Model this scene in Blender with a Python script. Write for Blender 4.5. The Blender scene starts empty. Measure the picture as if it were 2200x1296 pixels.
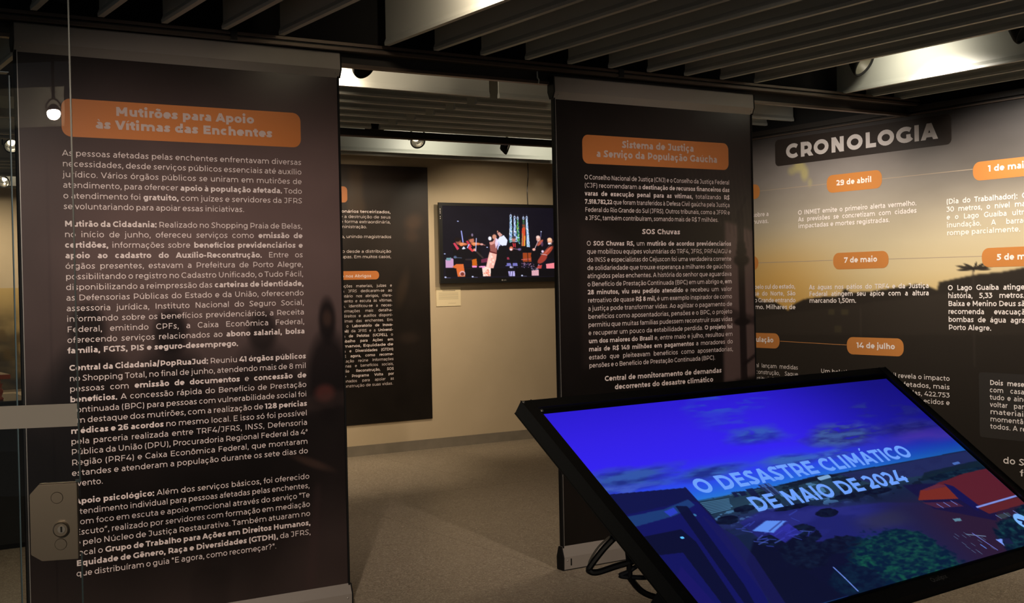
import bpy, bmesh, math, random
import numpy as np
from mathutils import Vector, Matrix
random.seed(7)
WORLD = 0.065
PAN = (1.0, 0.83, 0.71)
NEU = (1.0, 0.89, 0.77)
# location, aim, watts, cone degrees, blend
SPOTS = [
 ((0.9, 2.6, 2.60), (1.85, 5.3, 0.90), 225, 67, 1.0, PAN),      # front room, washes the left panel
 ((3.4, 2.7, 2.60), (4.45, 5.3, 1.05), 150, 66, 1.0, PAN),      # front room, washes the second panel
 ((-1.71, -1.69, 2.66), (0.65, 3.0, 1.05), 280, 34, 0.8),  # behind the camera, lights the glass door
 ((-1.75, -1.80, 2.74), (-2.1, -2.2, 2.78), 40, 150, 0.8),  # added spill light for the baffle behind the camera
 ((2.50, 4.15, 2.76), (2.80, 4.25, 2.70), 18, 160, 0.8),    # spill on the baffle beside the ceiling gap
 ((5.50, 4.60, 2.70), (6.6, 4.25, 1.55), 150, 105, 1.0, NEU),    # timeline mural
 ((5.50, 3.60, 2.70), (6.6, 3.4, 1.4), 80, 95, 1.0, NEU),
 ((5.50, 5.60, 2.50), (6.6, 6.0, 1.45), 80, 115, 1.0, NEU),  # added light without a fixture, brightens the far part of the mural
 ((5.56, 4.66, 2.79), (5.9, 4.70, 2.76), 12, 165, 1.0, (1.0, 0.90, 0.70)),  # added wide spill beside the ring lamp, brightens the cream baffle
 ((2.80, 5.95, 2.72), (3.3, 10.0, 1.0), 260, 75, 0.9, (1.0, 0.80, 0.58), 0.12),
 ((2.70, 5.80, 2.80), (2.95, 6.33, 2.76), 34, 165, 0.8),  # added wide spill, brightens the first rear baffle
 ((4.86, 8.75, 2.60), (4.9, 10.1, 1.3), 70, 100, 1.0),
 ((5.90, 8.75, 2.60), (6.3, 10.1, 1.3), 85, 100, 1.0),
 ((2.3, 12.75, 2.74), (2.5, 13.2, 2.74), 16, 165, 0.8),  # added spill for the baffles in the left recess
 ((5.2, 8.80, 2.76), (5.2, 9.2, 2.80), 11, 165, 0.8, (1.0, 0.92, 0.72)),  # added spill on the cream baffle by the back wall
 ((6.4, 8.80, 2.76), (6.4, 9.2, 2.80), 9, 165, 0.8, (1.0, 0.92, 0.72)),  # added spill, right half of the same cream baffle
 ((2.3, 12.9, 2.60), (2.6, 14.1, 1.4), 90, 90, 0.9),
 ((4.5, 9.0, 2.60), (4.3, 9.2, 0.0), 120, 60, 1.0),
 ((1.6, 6.2, 2.60), (1.4, 6.6, 0.0), 60, 70, 0.9),
 ((4.9, 5.75, 2.62), (4.1, 6.3, 0.0), 55, 95, 1.0, (1.0, 0.82, 0.62), 0.25),  # added floor light behind the panels, no fixture here
 ((5.4, 3.3, 2.62), (5.3, 3.7, 0.0), 70, 75, 1.0, (1.0, 0.82, 0.62), 0.15),  # added to brighten the near floor, no fixture here
]
C = bpy.context.scene.collection
SC = bpy.context.scene

# ------------------------------------------------------------------ camera
YAW, PITCH, ROLL, FPX = math.radians(56.888), math.radians(-0.678), math.radians(-1.177), 2649.5
Fv = Vector((math.cos(YAW)*math.cos(PITCH), math.sin(YAW)*math.cos(PITCH), math.sin(PITCH)))
R0 = Vector((math.sin(YAW), -math.cos(YAW), 0)); U0 = R0.cross(Fv)
Rv = math.cos(ROLL)*R0 + math.sin(ROLL)*U0
Uv = -math.sin(ROLL)*R0 + math.cos(ROLL)*U0
cam = bpy.data.cameras.new('camera'); camo = bpy.data.objects.new('camera', cam); C.objects.link(camo)
cam.sensor_width = 36.0; cam.lens = FPX*36.0/2200.0; cam.clip_start = 0.05
M = Matrix((Rv, Uv, -Fv)).transposed().to_4x4(); M.translation = Vector((0, 0, 1.5))
camo.matrix_world = M
SC.camera = camo

# ------------------------------------------------------------------ view, world
vs = SC.view_settings
vs.view_transform = 'Standard'; vs.look = 'None'; vs.exposure = 0.0; vs.gamma = 1.0; vs.use_curve_mapping = False
w = bpy.data.worlds.new('world'); SC.world = w; w.use_nodes = True
w.node_tree.nodes['Background'].inputs[0].default_value = (0.84, 0.88, 0.90, 1)
w.node_tree.nodes['Background'].inputs[1].default_value = WORLD

# ------------------------------------------------------------------ room lamps (track spots, some out of view, plus added lights that have no fixture)
def spot(loc, aim, power, deg, blend=0.6, col=(1.0, 0.80, 0.58), rad=0.04):
    l = bpy.data.lights.new('lamp_or_fill_light', 'SPOT'); l.energy = power; l.color = col
    l.spot_size = math.radians(deg); l.spot_blend = blend; l.shadow_soft_size = rad
    o = bpy.data.objects.new('lamp_or_fill_light', l); C.objects.link(o); o.location = loc
    o.rotation_euler = (Vector(aim)-Vector(loc)).to_track_quat('-Z', 'Y').to_euler()
    return o
for a in SPOTS: spot(*a)

# ------------------------------------------------------------------ helpers
def lin(c):
    c = np.asarray(c, float)/255.0
    return np.where(c <= 0.04045, c/12.92, ((c+0.055)/1.055)**2.4)
def mat(name, col, rough=0.6, metal=0.0, emit=None, estr=1.0, spec=0.5, bump=None, coat=0.0):
    m = bpy.data.materials.new(name); m.use_nodes = True
    b = m.node_tree.nodes['Principled BSDF']
    b.inputs['Base Color'].default_value = (*col, 1); b.inputs['Roughness'].default_value = rough
    b.inputs['Metallic'].default_value = metal; b.inputs['Specular IOR Level'].default_value = spec
    b.inputs['Coat Weight'].default_value = coat
    if emit is not None:
        b.inputs['Emission Color'].default_value = (*emit, 1); b.inputs['Emission Strength'].default_value = estr
    if bump:
        nt = m.node_tree; t = nt.nodes.new('ShaderNodeTexNoise'); t.inputs['Scale'].default_value = bump[0]
        bp = nt.nodes.new('ShaderNodeBump'); bp.inputs['Strength'].default_value = bump[1]; bp.inputs['Distance'].default_value = 0.002
        tc = nt.nodes.new('ShaderNodeTexCoord')
        nt.links.new(tc.outputs['Object'], t.inputs['Vector']); nt.links.new(t.outputs['Fac'], bp.inputs['Height']); nt.links.new(bp.outputs['Normal'], b.inputs['Normal'])
    return m
def print_mat(name, rough=0.35, spec=0.5):
    m = mat(name, (1, 1, 1), rough, spec=spec); nt = m.node_tree
    a = nt.nodes.new('ShaderNodeVertexColor'); a.layer_name = 'Col'
    nt.links.new(a.outputs['Color'], nt.nodes['Principled BSDF'].inputs['Base Color'])
    return m
def screen_mat(name, strength):
    m = mat(name, (0.01, 0.01, 0.01), 0.25); nt = m.node_tree; b = nt.nodes['Principled BSDF']
    a = nt.nodes.new('ShaderNodeVertexColor'); a.layer_name = 'Col'
    nt.links.new(a.outputs['Color'], b.inputs['Emission Color']); b.inputs['Emission Strength'].default_value = strength; b.inputs['Specular IOR Level'].default_value = 0.25
    return m
def noise_mat(name, c1, c2, scale, rough=0.5, detail=6, spec=0.5, distortion=0.0, lo=0.35, hi=0.65, stretch=(1,1,1)):
    m = mat(name, c1, rough, spec=spec); nt = m.node_tree; b = nt.nodes['Principled BSDF']
    tc = nt.nodes.new('ShaderNodeTexCoord'); mp = nt.nodes.new('ShaderNodeMapping'); mp.inputs['Scale'].default_value = stretch
    t = nt.nodes.new('ShaderNodeTexNoise'); t.inputs['Scale'].default_value = scale; t.inputs['Detail'].default_value = detail; t.inputs['Distortion'].default_value = distortion
    r = nt.nodes.new('ShaderNodeValToRGB'); r.color_ramp.elements[0].position = lo; r.color_ramp.elements[1].position = hi
    r.color_ramp.elements[0].color = (*c1, 1); r.color_ramp.elements[1].color = (*c2, 1)
    nt.links.new(tc.outputs['Object'], mp.inputs['Vector']); nt.links.new(mp.outputs['Vector'], t.inputs['Vector'])
    nt.links.new(t.outputs['Fac'], r.inputs['Fac']); nt.links.new(r.outputs['Color'], b.inputs['Base Color'])
    return m

def mesh_obj(name, verts, faces, m, parent=None, smooth=False):
    me = bpy.data.meshes.new(name); me.from_pydata(verts, [], faces); me.validate()
    if smooth:
        for p in me.polygons: p.use_smooth = True
    me.materials.append(m)
    o = bpy.data.objects.new(name, me); C.objects.link(o)
    if parent is not None: o.parent = parent
    return o
def link_bm(name, bm, m, parent=None, smooth=False):
    bmesh.ops.recalc_face_normals(bm, faces=bm.faces)
    me = bpy.data.meshes.new(name); bm.to_mesh(me); bm.free()
    if smooth:
        for p in me.polygons: p.use_smooth = True
    me.materials.append(m)
    o = bpy.data.objects.new(name, me); C.objects.link(o)
    if parent is not None: o.parent = parent
    return o
def add_box(bm, a, b, bev=0.0):
    r = bmesh.ops.create_cube(bm, size=1.0)
    vs_ = r['verts']
    for v in vs_:
        v.co = Vector([a[i] + (v.co[i]+0.5)*(b[i]-a[i]) for i in range(3)])
    if bev > 0:
        es = set(e for v in vs_ for e in v.link_edges)
        bmesh.ops.bevel(bm, geom=list(es), offset=bev, segments=2, affect='EDGES', profile=0.5)
def box(name, a, b, m, parent=None, bev=0.0):
    bm = bmesh.new(); add_box(bm, a, b, bev); return link_bm(name, bm, m, parent)
def prism(name, prof, axis, t0, t1, m, parent=None):
    """closed 2-D profile extruded along axis x or y; prof = [(horizontal, z)]"""
    n = len(prof); v = []
    for t in (t0, t1):
        for (p, z) in prof: v.append((t, p, z) if axis == 'x' else (p, t, z))
    f = [tuple(range(n)), tuple(range(2*n-1, n-1, -1))] + [(i, (i+1) % n, n+(i+1) % n, n+i) for i in range(n)]
    bm = bmesh.new(); vv = [bm.verts.new(q) for q in v]
    for ff in f: bm.faces.new([vv[i] for i in ff])
    return link_bm(name, bm, m, parent)
def tube(name, pts, r, m, parent=None, seg=8, caps=True):
    pts = [Vector(p) for p in pts]; v = []; f = []
    up = Vector((0.123, 0.456, 0.87)).normalized()
    for i, p in enumerate(pts):
        d = (pts[min(i+1, len(pts)-1)] - pts[max(i-1, 0)]).normalized()
        a = d.cross(up).normalized(); b = d.cross(a); 
        for k in range(seg):
            t = 2*math.pi*k/seg; v.append(p + a*(r*math.cos(t)) + b*(r*math.sin(t)))
    for i in range(len(pts)-1):
        for k in range(seg):
            f.append((i*seg+k, i*seg+(k+1) % seg, (i+1)*seg+(k+1) % seg, (i+1)*seg+k))
    if caps: f += [tuple(range(seg)), tuple(range(len(v)-1, len(v)-seg-1, -1))]
    return mesh_obj(name, v, f, m, parent, smooth=False)
def lathe(name, prof, m, parent=None, seg=28, mw=None, smooth=True):
    """profile [(radius, height)] about +Z, optional matrix"""
    v = []; f = []; n = len(prof)
    for k in range(seg):
        t = 2*math.pi*k/seg
        for (r, z) in prof: v.append(Vector((r*math.cos(t), r*math.sin(t), z)))
    for k in range(seg):
        for i in range(n-1):
            a = k*n+i; b = ((k+1) % seg)*n+i; f.append((a, b, b+1, a+1))
    if mw is not None: v = [mw @ q for q in v]
    bm = bmesh.new(); vv = [bm.verts.new(q) for q in v]
    for ff in f:
        try: bm.faces.new([vv[i] for i in ff])
        except ValueError: pass
    bmesh.ops.remove_doubles(bm, verts=bm.verts, dist=1e-5)
    return link_bm(name, bm, m, parent, smooth)
def catmull(P, n=8):
    P = [Vector(p) for p in P]; out = []
    for i in range(len(P)-1):
        p0 = P[max(i-1, 0)]; p1 = P[i]; p2 = P[i+1]; p3 = P[min(i+2, len(P)-1)]
        for k in range(n):
            t = k/n
            out.append(0.5*((2*p1)+(-p0+p2)*t+(2*p0-5*p1+4*p2-p3)*t*t+(-p0+3*p1-3*p2+p3)*t**3))
    out.append(P[-1]); return out
def empty(name, loc, label=None, cat=None, group=None):
    o = bpy.data.objects.new(name, None); C.objects.link(o); o.location = loc; o.empty_display_size = 0.1
    if label: o['label'] = label
    if cat: o['category'] = cat
    if group: o['group'] = group
    return o
def tag(o, label, cat, group=None):
    o['label'] = label; o['category'] = cat
    if group: o['group'] = group
    return o
def struct(o): o['kind'] = 'structure'; return o
def adopt(root):
    """parts were built in world space: keep them there under a root that sits elsewhere"""
    inv = Matrix.Translation(-Vector(root.location))
    for c in C.objects:
        if c.parent is root: c.matrix_parent_inverse = inv

def grid_print(name, P0, eu, ev, nx, ny, cols, m, parent=None):
    """rectangular sheet of vertex colours: cols[ny+1, nx+1, 3] linear, row 0 at the top"""
    P0 = np.array(P0, float); eu = np.array(eu, float); ev = np.array(ev, float)
    uu, vv = np.meshgrid(np.linspace(0, 1, nx+1), np.linspace(0, 1, ny+1))
    co = P0 + uu[..., None]*eu + vv[..., None]*ev
    me = bpy.data.meshes.new(name)
    nv = (nx+1)*(ny+1); me.vertices.add(nv); me.vertices.foreach_set('co', co.reshape(-1).astype(np.float32))
    i = (np.arange(ny)[:, None]*(nx+1)+np.arange(nx)[None, :]).reshape(-1)
    q = np.stack([i, i+nx+1, i+nx+2, i+1], 1)
    me.loops.add(q.size); me.loops.foreach_set('vertex_index', q.reshape(-1).astype(np.int32))
    me.polygons.add(len(q)); me.polygons.foreach_set('loop_start', (np.arange(len(q))*4).astype(np.int32))
    me.update(calc_edges=True); me.validate()
    ca = me.color_attributes.new('Col', 'FLOAT_COLOR', 'POINT')
    c4 = np.ones((nv, 4), np.float32); c4[:, :3] = cols.reshape(-1, 3)
    ca.data.foreach_set('color', c4.reshape(-1))
    me.materials.append(m)
    o = bpy.data.objects.new(name, me); C.objects.link(o)
    if parent is not None: o.parent = parent
    return o
def vnoise(h, w_, fy, fx, seed, octaves=4):
    rs = np.random.RandomState(seed); out = np.zeros((h, w_)); amp = 1.0; tot = 0
    for o_ in range(octaves):
        gy, gx = max(2, int(fy*2**o_)+2), max(2, int(fx*2**o_)+2)
        g = rs.rand(gy, gx); y = np.linspace(0, gy-1.001, h); x = np.linspace(0, gx-1.001, w_)
        yi = y.astype(int); xi = x.astype(int); ty = (y-yi)[:, None]; tx = (x-xi)[None, :]
        ty = ty*ty*(3-2*ty); tx = tx*tx*(3-2*tx)
        a = g[yi][:, xi]; b = g[yi][:, xi+1]; c = g[yi+1][:, xi]; d = g[yi+1][:, xi+1]
        out += amp*((a*(1-tx)+b*tx)*(1-ty)+(c*(1-tx)+d*tx)*ty); tot += amp; amp *= 0.5
    return out/tot
class Canvas:
    """small painter for the two lit screens and the prints; u right, v down, colours sRGB 0..255"""
    def __init__(s, nx, ny, x0=0., x1=1., y0=0., y1=1.):
        s.nx, s.ny = nx, ny; s.c = np.zeros((ny+1, nx+1, 3))
        s.X, s.Y = np.meshgrid(np.linspace(x0, x1, nx+1), np.linspace(y0, y1, ny+1))
        s.px = abs(x1-x0)/nx
    def put(s, m, col, a=1.0):
        m = (m*a)[..., None]; s.c = s.c*(1-m) + np.array(col, float)*m
    def poly(s, pts, col, a=1.0, soft=1.0):
        X, Y = s.X, s.Y; ins = np.zeros(X.shape, bool); n = len(pts)
        for i in range(n):
            x1, y1 = pts[i]; x2, y2 = pts[(i+1) % n]
            if y1 == y2: continue
            cnd = ((y1 > Y) != (y2 > Y)) & (X < (x2-x1)*(Y-y1)/(y2-y1)+x1)
            ins ^= cnd
        m = ins.astype(float)
        for _ in range(int(soft)): m = blur(m)
        s.put(m, col, a)
    def ell(s, cx, cy, rx, ry, col, a=1.0, soft=0.15, rot=0.0):
        dx = s.X-cx; dy = s.Y-cy; c_, s_ = math.cos(rot), math.sin(rot)
        d = np.sqrt(((dx*c_+dy*s_)/rx)**2+((-dx*s_+dy*c_)/ry)**2)
        s.put(np.clip((1+soft/2-d)/max(soft, 1e-3), 0, 1), col, a)
    def line(s, pts, wd, col, a=1.0, asp=1.0):
        for (x1, y1), (x2, y2) in zip(pts[:-1], pts[1:]):
            dx, dy = x2-x1, (y2-y1)*asp; L2 = dx*dx+dy*dy+1e-12
            t = np.clip(((s.X-x1)*dx+(s.Y-y1)*asp*dy)/L2, 0, 1)
            d = np.hypot(s.X-x1-t*dx, (s.Y-y1)*asp-t*dy)
            s.put(np.clip((wd/2+s.px*0.6-d)/(s.px*1.0), 0, 1), col, a)
    def out(s): return lin(np.clip(s.c, 0, 255))
def blur(m):
    p = np.pad(m, 1, mode='edge')
    return (p[:-2, 1:-1]+p[2:, 1:-1]+p[1:-1, :-2]+p[1:-1, 2:]+2*p[1:-1, 1:-1])/6.0
def sstep(a, b, x):
    t = np.clip((x-a)/(b-a), 0, 1); return t*t*(3-2*t)

# ------------------------------------------------------------------ geometric sans lettering built from strokes
XH, CH, AH, DH = 0.53, 0.70, 0.74, -0.19
def arc(cx, cy, rx, ry, a0, a1, n=None):
    n = n or max(4, int(abs(a1-a0)/17))
    return [(cx+rx*math.cos(math.radians(a0+(a1-a0)*i/n)), cy+ry*math.sin(math.radians(a0+(a1-a0)*i/n))) for i in range(n+1)]
def cat2(P, n=5): return [(v.x, v.y) for v in catmull([(p[0], p[1], 0) for p in P], n)]
ACC = {'á':'a´','à':'a`','ã':'a~','â':'a^','é':'e´','ê':'e^','í':'i´','ó':'o´','ô':'o^','õ':'o~','ú':'u´','ç':'c,','Á':'A´','É':'E´','Ú':'U´','Ç':'C,'}
_gl = {}
def glyph(ch, w_):
    """returns (list of quads [(x,y)*4], advance) at weight w_ for a 1-em letter with cap height .70"""
    key = (ch, round(w_, 3))
    if key in _gl: return _gl[key]
    e = max(0.0, w_-0.08)*0.45; s = w_/2; Q = []
    wy = w_*0.92; 
    def st(pts, close=False):
        n = len(pts); L = []; Rr = []
        for i in range(n):
            if close:
                p0 = pts[(i-1) % (n)]; p2 = pts[(i+1) % n]
            else:
                p0 = pts[max(i-1, 0)]; p2 = pts[min(i+1, n-1)]
            dx, dy = p2[0]-p0[0], p2[1]-p0[1]; l = math.hypot(dx, dy) or 1
            nx, ny = -dy/l*s, dx/l*s*0.94
            L.append((pts[i][0]+nx, pts[i][1]+ny)); Rr.append((pts[i][0]-nx, pts[i][1]-ny))
        for i in range(n-1 + (1 if close else 0)):
            j = (i+1) % n; Q.append((Rr[i], Rr[j], L[j], L[i]))
    def el(cx, cy, rx, ry, a0=0, a1=360):
        if a1-a0 >= 360: st(arc(cx, cy, rx, ry, 0, 360, 20)[:-1], True)
        else: st(arc(cx, cy, rx, ry, a0, a1))
    def V(x, y0, y1): Q.append(((x-s, y0), (x+s, y0), (x+s, y1), (x-s, y1)))
    def H(x0, x1, y): Q.append(((x0, y-s*.92), (x1, y-s*.92), (x1, y+s*.92), (x0, y+s*.92)))
    def D(x0, y0, x1, y1):
        h = s*math.hypot(x1-x0, y1-y0)/max(abs(y1-y0), 1e-6)
        if y1 < y0: x0, y0, x1, y1 = x1, y1, x0, y0
        Q.append(((x0-h, y0), (x0+h, y0), (x1+h, y1), (x1-h, y1)))
    def dot(x, y, r=None):
        r = r or max(0.052, w_*0.62); st_ = [(x+r*math.cos(t*math.pi/4+.39), y+r*math.sin(t*math.pi/4+.39)) for t in range(8)]
        for k in range(1, 7, 2): Q.append((st_[0], st_[k], st_[k+1], st_[(k+2) % 8]))
    adv = 0.6+e; base = ch; acc = None
    if ch in ACC: base, acc = ACC[ch]
    lx = 0.082+s
    if base in 'oOQ0':
        y1 = XH if base == 'o' else CH
        adv = {'o': .628, 'O': .845, 'Q': .845, '0': .668}[base]+e
        m_ = .045
        el(adv/2, y1/2, adv/2-m_-s, y1/2+.01-s)
        if base == 'Q': D(adv*.55, .12, adv*.8, -.06)
    elif base in 'bdpqg':
        adv = .669+e; left = base in 'bp'
        cx = adv/2+(.022 if left else -.022); rx = (adv-.045-.10)/2-s+.0
        el(cx, XH/2, rx, XH/2+.01-s)
        xs = lx if left else adv-lx
        if base in 'bd': V(xs, 0, AH)
        elif base in 'pq': V(xs, DH, XH)
        else:
            V(xs, 0, XH); el((xs+.07+s)/2, 0.0, (xs-.07-s)/2, .2-s, -150, 0)
    elif base == 'c':
        adv = .564+e; rx = (adv-.045-.02)/2-s; el(.045+s+rx, XH/2, rx, XH/2+.01-s, 42, 318)
    elif base == 'e':
        adv = .606+e; rx = (adv-.09)/2-s; el(adv/2, XH/2, rx, XH/2+.01-s, 0, 318); H(.045+s, adv-.05, XH/2-s*.1)
    elif base == 'a':
        adv = .572+e; xr = adv-lx+.005; xl = .05+s; cx = (xr+xl)/2
        V(xr, 0, .33); el(cx, .33, xr-cx, XH+.01-.33-s, 0, 140)
        by = .155; el(xl+.13, by, .13, by+.01-s, 90, 270); H(xl+.12, xr, by*2-s*.0); el(xl+.12, by, xr-xl-.12, by+.01-s, -90, -8)
    elif base in 'nhm':
        adv = {'n': .662, 'h': .662, 'm': 1.042}[base]+e*(2 if base == 'm' else 1); V(lx, 0, AH if base == 'h' else XH)
        k = 2 if base == 'm' else 1; span = (adv-2*lx+.01)/k
        for j in range(k):
            x0 = lx+span*j; x1 = x0+span; ry = .235
            el((x0+x1)/2, XH+.01-ry, (x1-x0)/2, ry-s, 0, 180); V(x1, 0, XH-ry+.012)
    elif base == 'u':
        adv = .658+e; x0, x1 = lx-.004, adv-lx; ry = .235; V(x0, ry-.01, XH); V(x1, 0, XH); el((x0+x1)/2, ry-.01, (x1-x0)/2, ry-s, 180, 360)
    elif base == 'r':
        adv = .394+e; V(lx, 0, XH); el(adv-.02, XH-.21, adv-.02-lx, .21-s+.01, 92, 180)
    elif base in 'il':
        adv = .272+e; V(adv/2, 0, XH if base == 'i' else AH)
        if base == 'i' and not acc: dot(adv/2, .70)
    elif base == 'j':
        adv = .276+e; V(adv/2, -.05, XH); dot(adv/2, .70); el(adv/2-.12, -.06, .12, .14-s, -100, 0)
    elif base == 'f':
        adv = .345+e; x = .13+s; V(x, 0, .60); el(x+.13, .60, .13, .15-s, 85, 180); H(.02, adv-.02, .45)
    elif base == 't':
        adv = .408+e; x = .12+s; V(x, .14, .655); el(x+.13, .14, .13, .15-s, 180, 290); H(.02, adv-.04, .45)
    elif base == 's':
        adv = .494+e; y = XH
        st(cat2([(adv-.07, y-.09), (adv*.72, y-.03-s*.8), (adv*.45, y+.01-s), (.075+s, y*.73), (adv*.45, y*.52), (adv-.055-s, y*.26), (adv*.5, s-.01), (adv*.25, s+.015), (.045, .085)], 4))
    elif base == 'k':
        adv = .598+e; V(lx, 0, AH); D(lx, .17, adv-.11, XH); D(adv-.07, 0, lx+.15, .31)
    elif base == 'v': adv = .55+e; D(adv/2, 0, s+.02, XH); D(adv/2, 0, adv-s-.02, XH)
    elif base == 'y': adv = .55+e; D(adv/2, 0, s+.02, XH); D(adv/2-.09, DH+.02, adv-s-.02, XH); H(.06, adv/2-.06, DH+.02+s)
    elif base == 'w':
        adv = .886+e; D(.26, 0, s+.02, XH); D(.26, 0, adv/2, XH); D(adv-.26, 0, adv/2, XH); D(adv-.26, 0, adv-s-.02, XH)
    elif base == 'x': adv = .544+e; D(s+.03, 0, adv-s-.05, XH); D(adv-s-.03, 0, s+.05, XH)
    elif base == 'z': adv = .517+e; H(.05, adv-.05, XH-s*.92); H(.05, adv-.05, s*.92); D(s+.06, s, adv-s-.06, XH-s)
    elif base == 'A': adv = .73+e; D(s+.01, 0, adv/2, CH); D(adv-s-.01, 0, adv/2, CH); H(.17, adv-.17, .2)
    elif base in 'BPRDEFHIKLMNTUVWXYZ':
        adv = dict(B=.755, P=.724, R=.727, D=.827, E=.672, F=.637, H=.813, I=.303, K=.718, L=.594, M=.956, N=.813, T=.585, U=.792, V=.709, W=1.121, X=.666, Y=.65, Z=.669)[base]+e
        X0 = .112+s
        if base in 'BPRDEFHKLMN': V(X0, 0, CH)
        if base in 'PRB':
            yb = {'P': .22, 'R': .235, 'B': .365}[base]; yt = CH-s; x1 = adv-.06-s-(.02 if base == 'B' else 0); ry = (yt-yb)/2; cx = x1-ry*1.05
            H(X0, cx, yt); H(X0, cx, yb); el(cx, yb+ry, x1-cx, ry, -90, 90)
            if base == 'R': D(adv-.07-s*.3, 0, adv-.27, .25)
            if base == 'B': ry = (yb-s)/2; x1 = adv-.055-s; cx = x1-ry*1.1; H(X0, cx, s*.92); el(cx, s+ry, x1-cx, ry, -90, 90)
        if base == 'D': cx = adv*.44; H(X0, cx, CH-s*.92); H(X0, cx, s*.92); el(cx, CH/2, adv-.05-s-cx, CH/2-s*.92, -90, 90)
        if base in 'EF':
            H(X0, adv-.07, CH-s*.92); H(X0, adv-.11, .36)
            if base == 'E': H(X0, adv-.055, s*.92)
        if base == 'L': H(X0, adv-.03, s*.92)
        if base == 'H': V(adv-X0, 0, CH); H(X0, adv-X0, .355)
        if base == 'I': V(adv/2, 0, CH)
        if base == 'K': D(X0, .18, adv-.11, CH); D(adv-.07, 0, X0+.17, .38)
        if base == 'M': V(adv-X0, 0, CH); D(adv/2, .18, X0, CH); D(adv/2, .18, adv-X0, CH)
        if base == 'N': V(adv-X0, 0, CH); D(adv-X0, 0, X0, CH)
        if base == 'T': V(adv/2, 0, CH); H(.01, adv-.01, CH-s*.92)
        if base == 'U': V(.10+s, .3, CH); V(adv-.10-s, .3, CH); el(adv/2, .3, adv/2-.10-s, .31-s, 180, 360)
        if base == 'V': D(adv/2, 0, s+.01, CH); D(adv/2, 0, adv-s-.01, CH)
        if base == 'W': D(.31, 0, s+.02, CH); D(.31, 0, adv/2, CH); D(adv-.31, 0, adv/2, CH); D(adv-.31, 0, adv-s-.02, CH)
        if base == 'X': D(s+.02, 0, adv-s-.04, CH); D(adv-s-.02, 0, s+.04, CH)
        if base == 'Y': V(adv/2, 0, .3); D(adv/2, .26, s+.01, CH); D(adv/2, .26, adv-s-.01, CH)
        if base == 'Z': H(.06, adv-.06, CH-s*.92); H(.05, adv-.05, s*.92); D(s+.07, s, adv-s-.07, CH-s)
    elif base in 'CG':
        adv = {'C': .725, 'G': .775}[base]+e; rx = (adv-.06)/2-s+.03+e*.5; cx = .045+s+rx
        el(cx, CH/2, rx, CH/2+.01-s, 46, 314)
        if base == 'G': x = adv-.10-s; V(x, .09, .36); st(arc(cx, CH/2, rx, CH/2+.01-s, 295, 325))
    elif base == 'J':
        adv = .554+e; x = adv-.10-s; V(x, .2, CH); H(.09, x, CH-s*.92); el(x-.165, .2, .165, .21-s, -140, 0)
    elif base == 'S':
        adv = .617+e; y = CH
        st(cat2([(adv-.075, y-.10), (adv*.72, y-.03-s*.8), (adv*.48, y+.01-s), (.085+s, y*.745), (adv*.48, y*.52), (adv-.06-s, y*.25), (adv*.52, s-.01), (adv*.25, s+.02), (.045, .10)], 5))
    elif base == '1': adv = .37+e; V(adv-.11-s, 0, CH); H(.01, adv-.11-s, CH-s*.92)
    elif base == '2': adv = .60+e; H(.05, adv-.04, s*.92); st(cat2([(.05, .57), (.16, CH-.04-s*.7), (.29, CH+.01-s), (adv-.09-s, .50), (adv*.62, .30), (.09, s)], 4))
    elif base == '3': adv = .60+e; H(.07, adv-.1, CH-s*.92); D(.27, .40, adv-.10-s, CH-s); st(cat2([(.27, .405), (adv-.14, .37), (adv-.055-s, .21), (.3, s-.01), (.12, .04+s*.5), (.04, .10)], 4))
    elif base == '4': adv = .69+e; V(adv-.2, 0, .34); H(.04, adv-.03, .19); D(.09, .2, .40+s*.5, CH)
    elif base == '5': adv = .60+e; H(.12, adv-.07, CH-s*.92); V(.125+s*.6, .36, CH); st(cat2([(.11+s*.5, .40), (.30, .43-s*.3), (adv-.055-s, .225), (.3, s-.01), (.12, .04+s*.5), (.035, .10)], 4))
    elif base == '6': adv = .65+e; el(adv/2+.01, .225, adv/2-.06-s, .235-s); st(cat2([(.06+s, .24), (.075+s, .42), (.2, .63-s*.3), (adv/2+.04, CH+.01-s), (adv-.1, CH-.06)], 4))
    elif base == '9': adv = .65+e; el(adv/2-.01, .475, adv/2-.06-s, .235-s); st(cat2([(adv-.06-s, .46), (adv-.075-s, .28), (adv-.2, .07+s*.3), (adv/2-.04, s-.01), (.1, .06)], 4))
    elif base == '7': adv = .62+e; H(.05, adv-.04, CH-s*.92); D(.19, 0, adv-.08-s*.5, CH-s); V(.05+s, .5, CH)
    elif base == '8': adv = .65+e; el(adv/2, .52, adv/2-.09-s, .19-s); el(adv/2, .2, adv/2-.055-s, .21-s)
    elif base == ' ': adv = .262
    elif base == '.': adv = .23+e; dot(adv/2, .05)
    elif base == ',': adv = .23+e; dot(adv/2, .05); D(adv/2-.03, -.13, adv/2+.02, .05)
    elif base == ':': adv = .23+e; dot(adv/2, .05); dot(adv/2, .45)
    elif base == '-': adv = .38; H(.05, .33, .26)
    elif base == '/': adv = .38+e; D(.03+s, -.08, .35-s, .78)
    elif base == '(': adv = .33+e; el(.36, .28, .36-.08-s, .50, 125, 235)
    elif base == ')': adv = .33+e; el(-.03, .28, .36-.08-s, .50, -55, 55)
    elif base == '?': adv = .56+e; dot(.27, .05); st(cat2([(.04, .58), (.16, CH-.03-s*.6), (.29, CH+.01-s), (adv-.09-s, .51), (.34, .36), (.27, .2)], 4))
    elif base == '"': adv = .38; V(.12, .45, CH); V(.26, .45, CH)
    elif base in '“”':
        adv = .40+e
        for x in (.12, .28+e): D(x-.02, .48, x+.03, .72) if base == '”' else D(x+.02, .48, x-.03+.04, .72)
    elif base == '$':
        q, a_ = glyph('S', w_); Q += q; adv = a_; V(adv/2, -.1, .80)
    elif base == 'ª':
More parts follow.
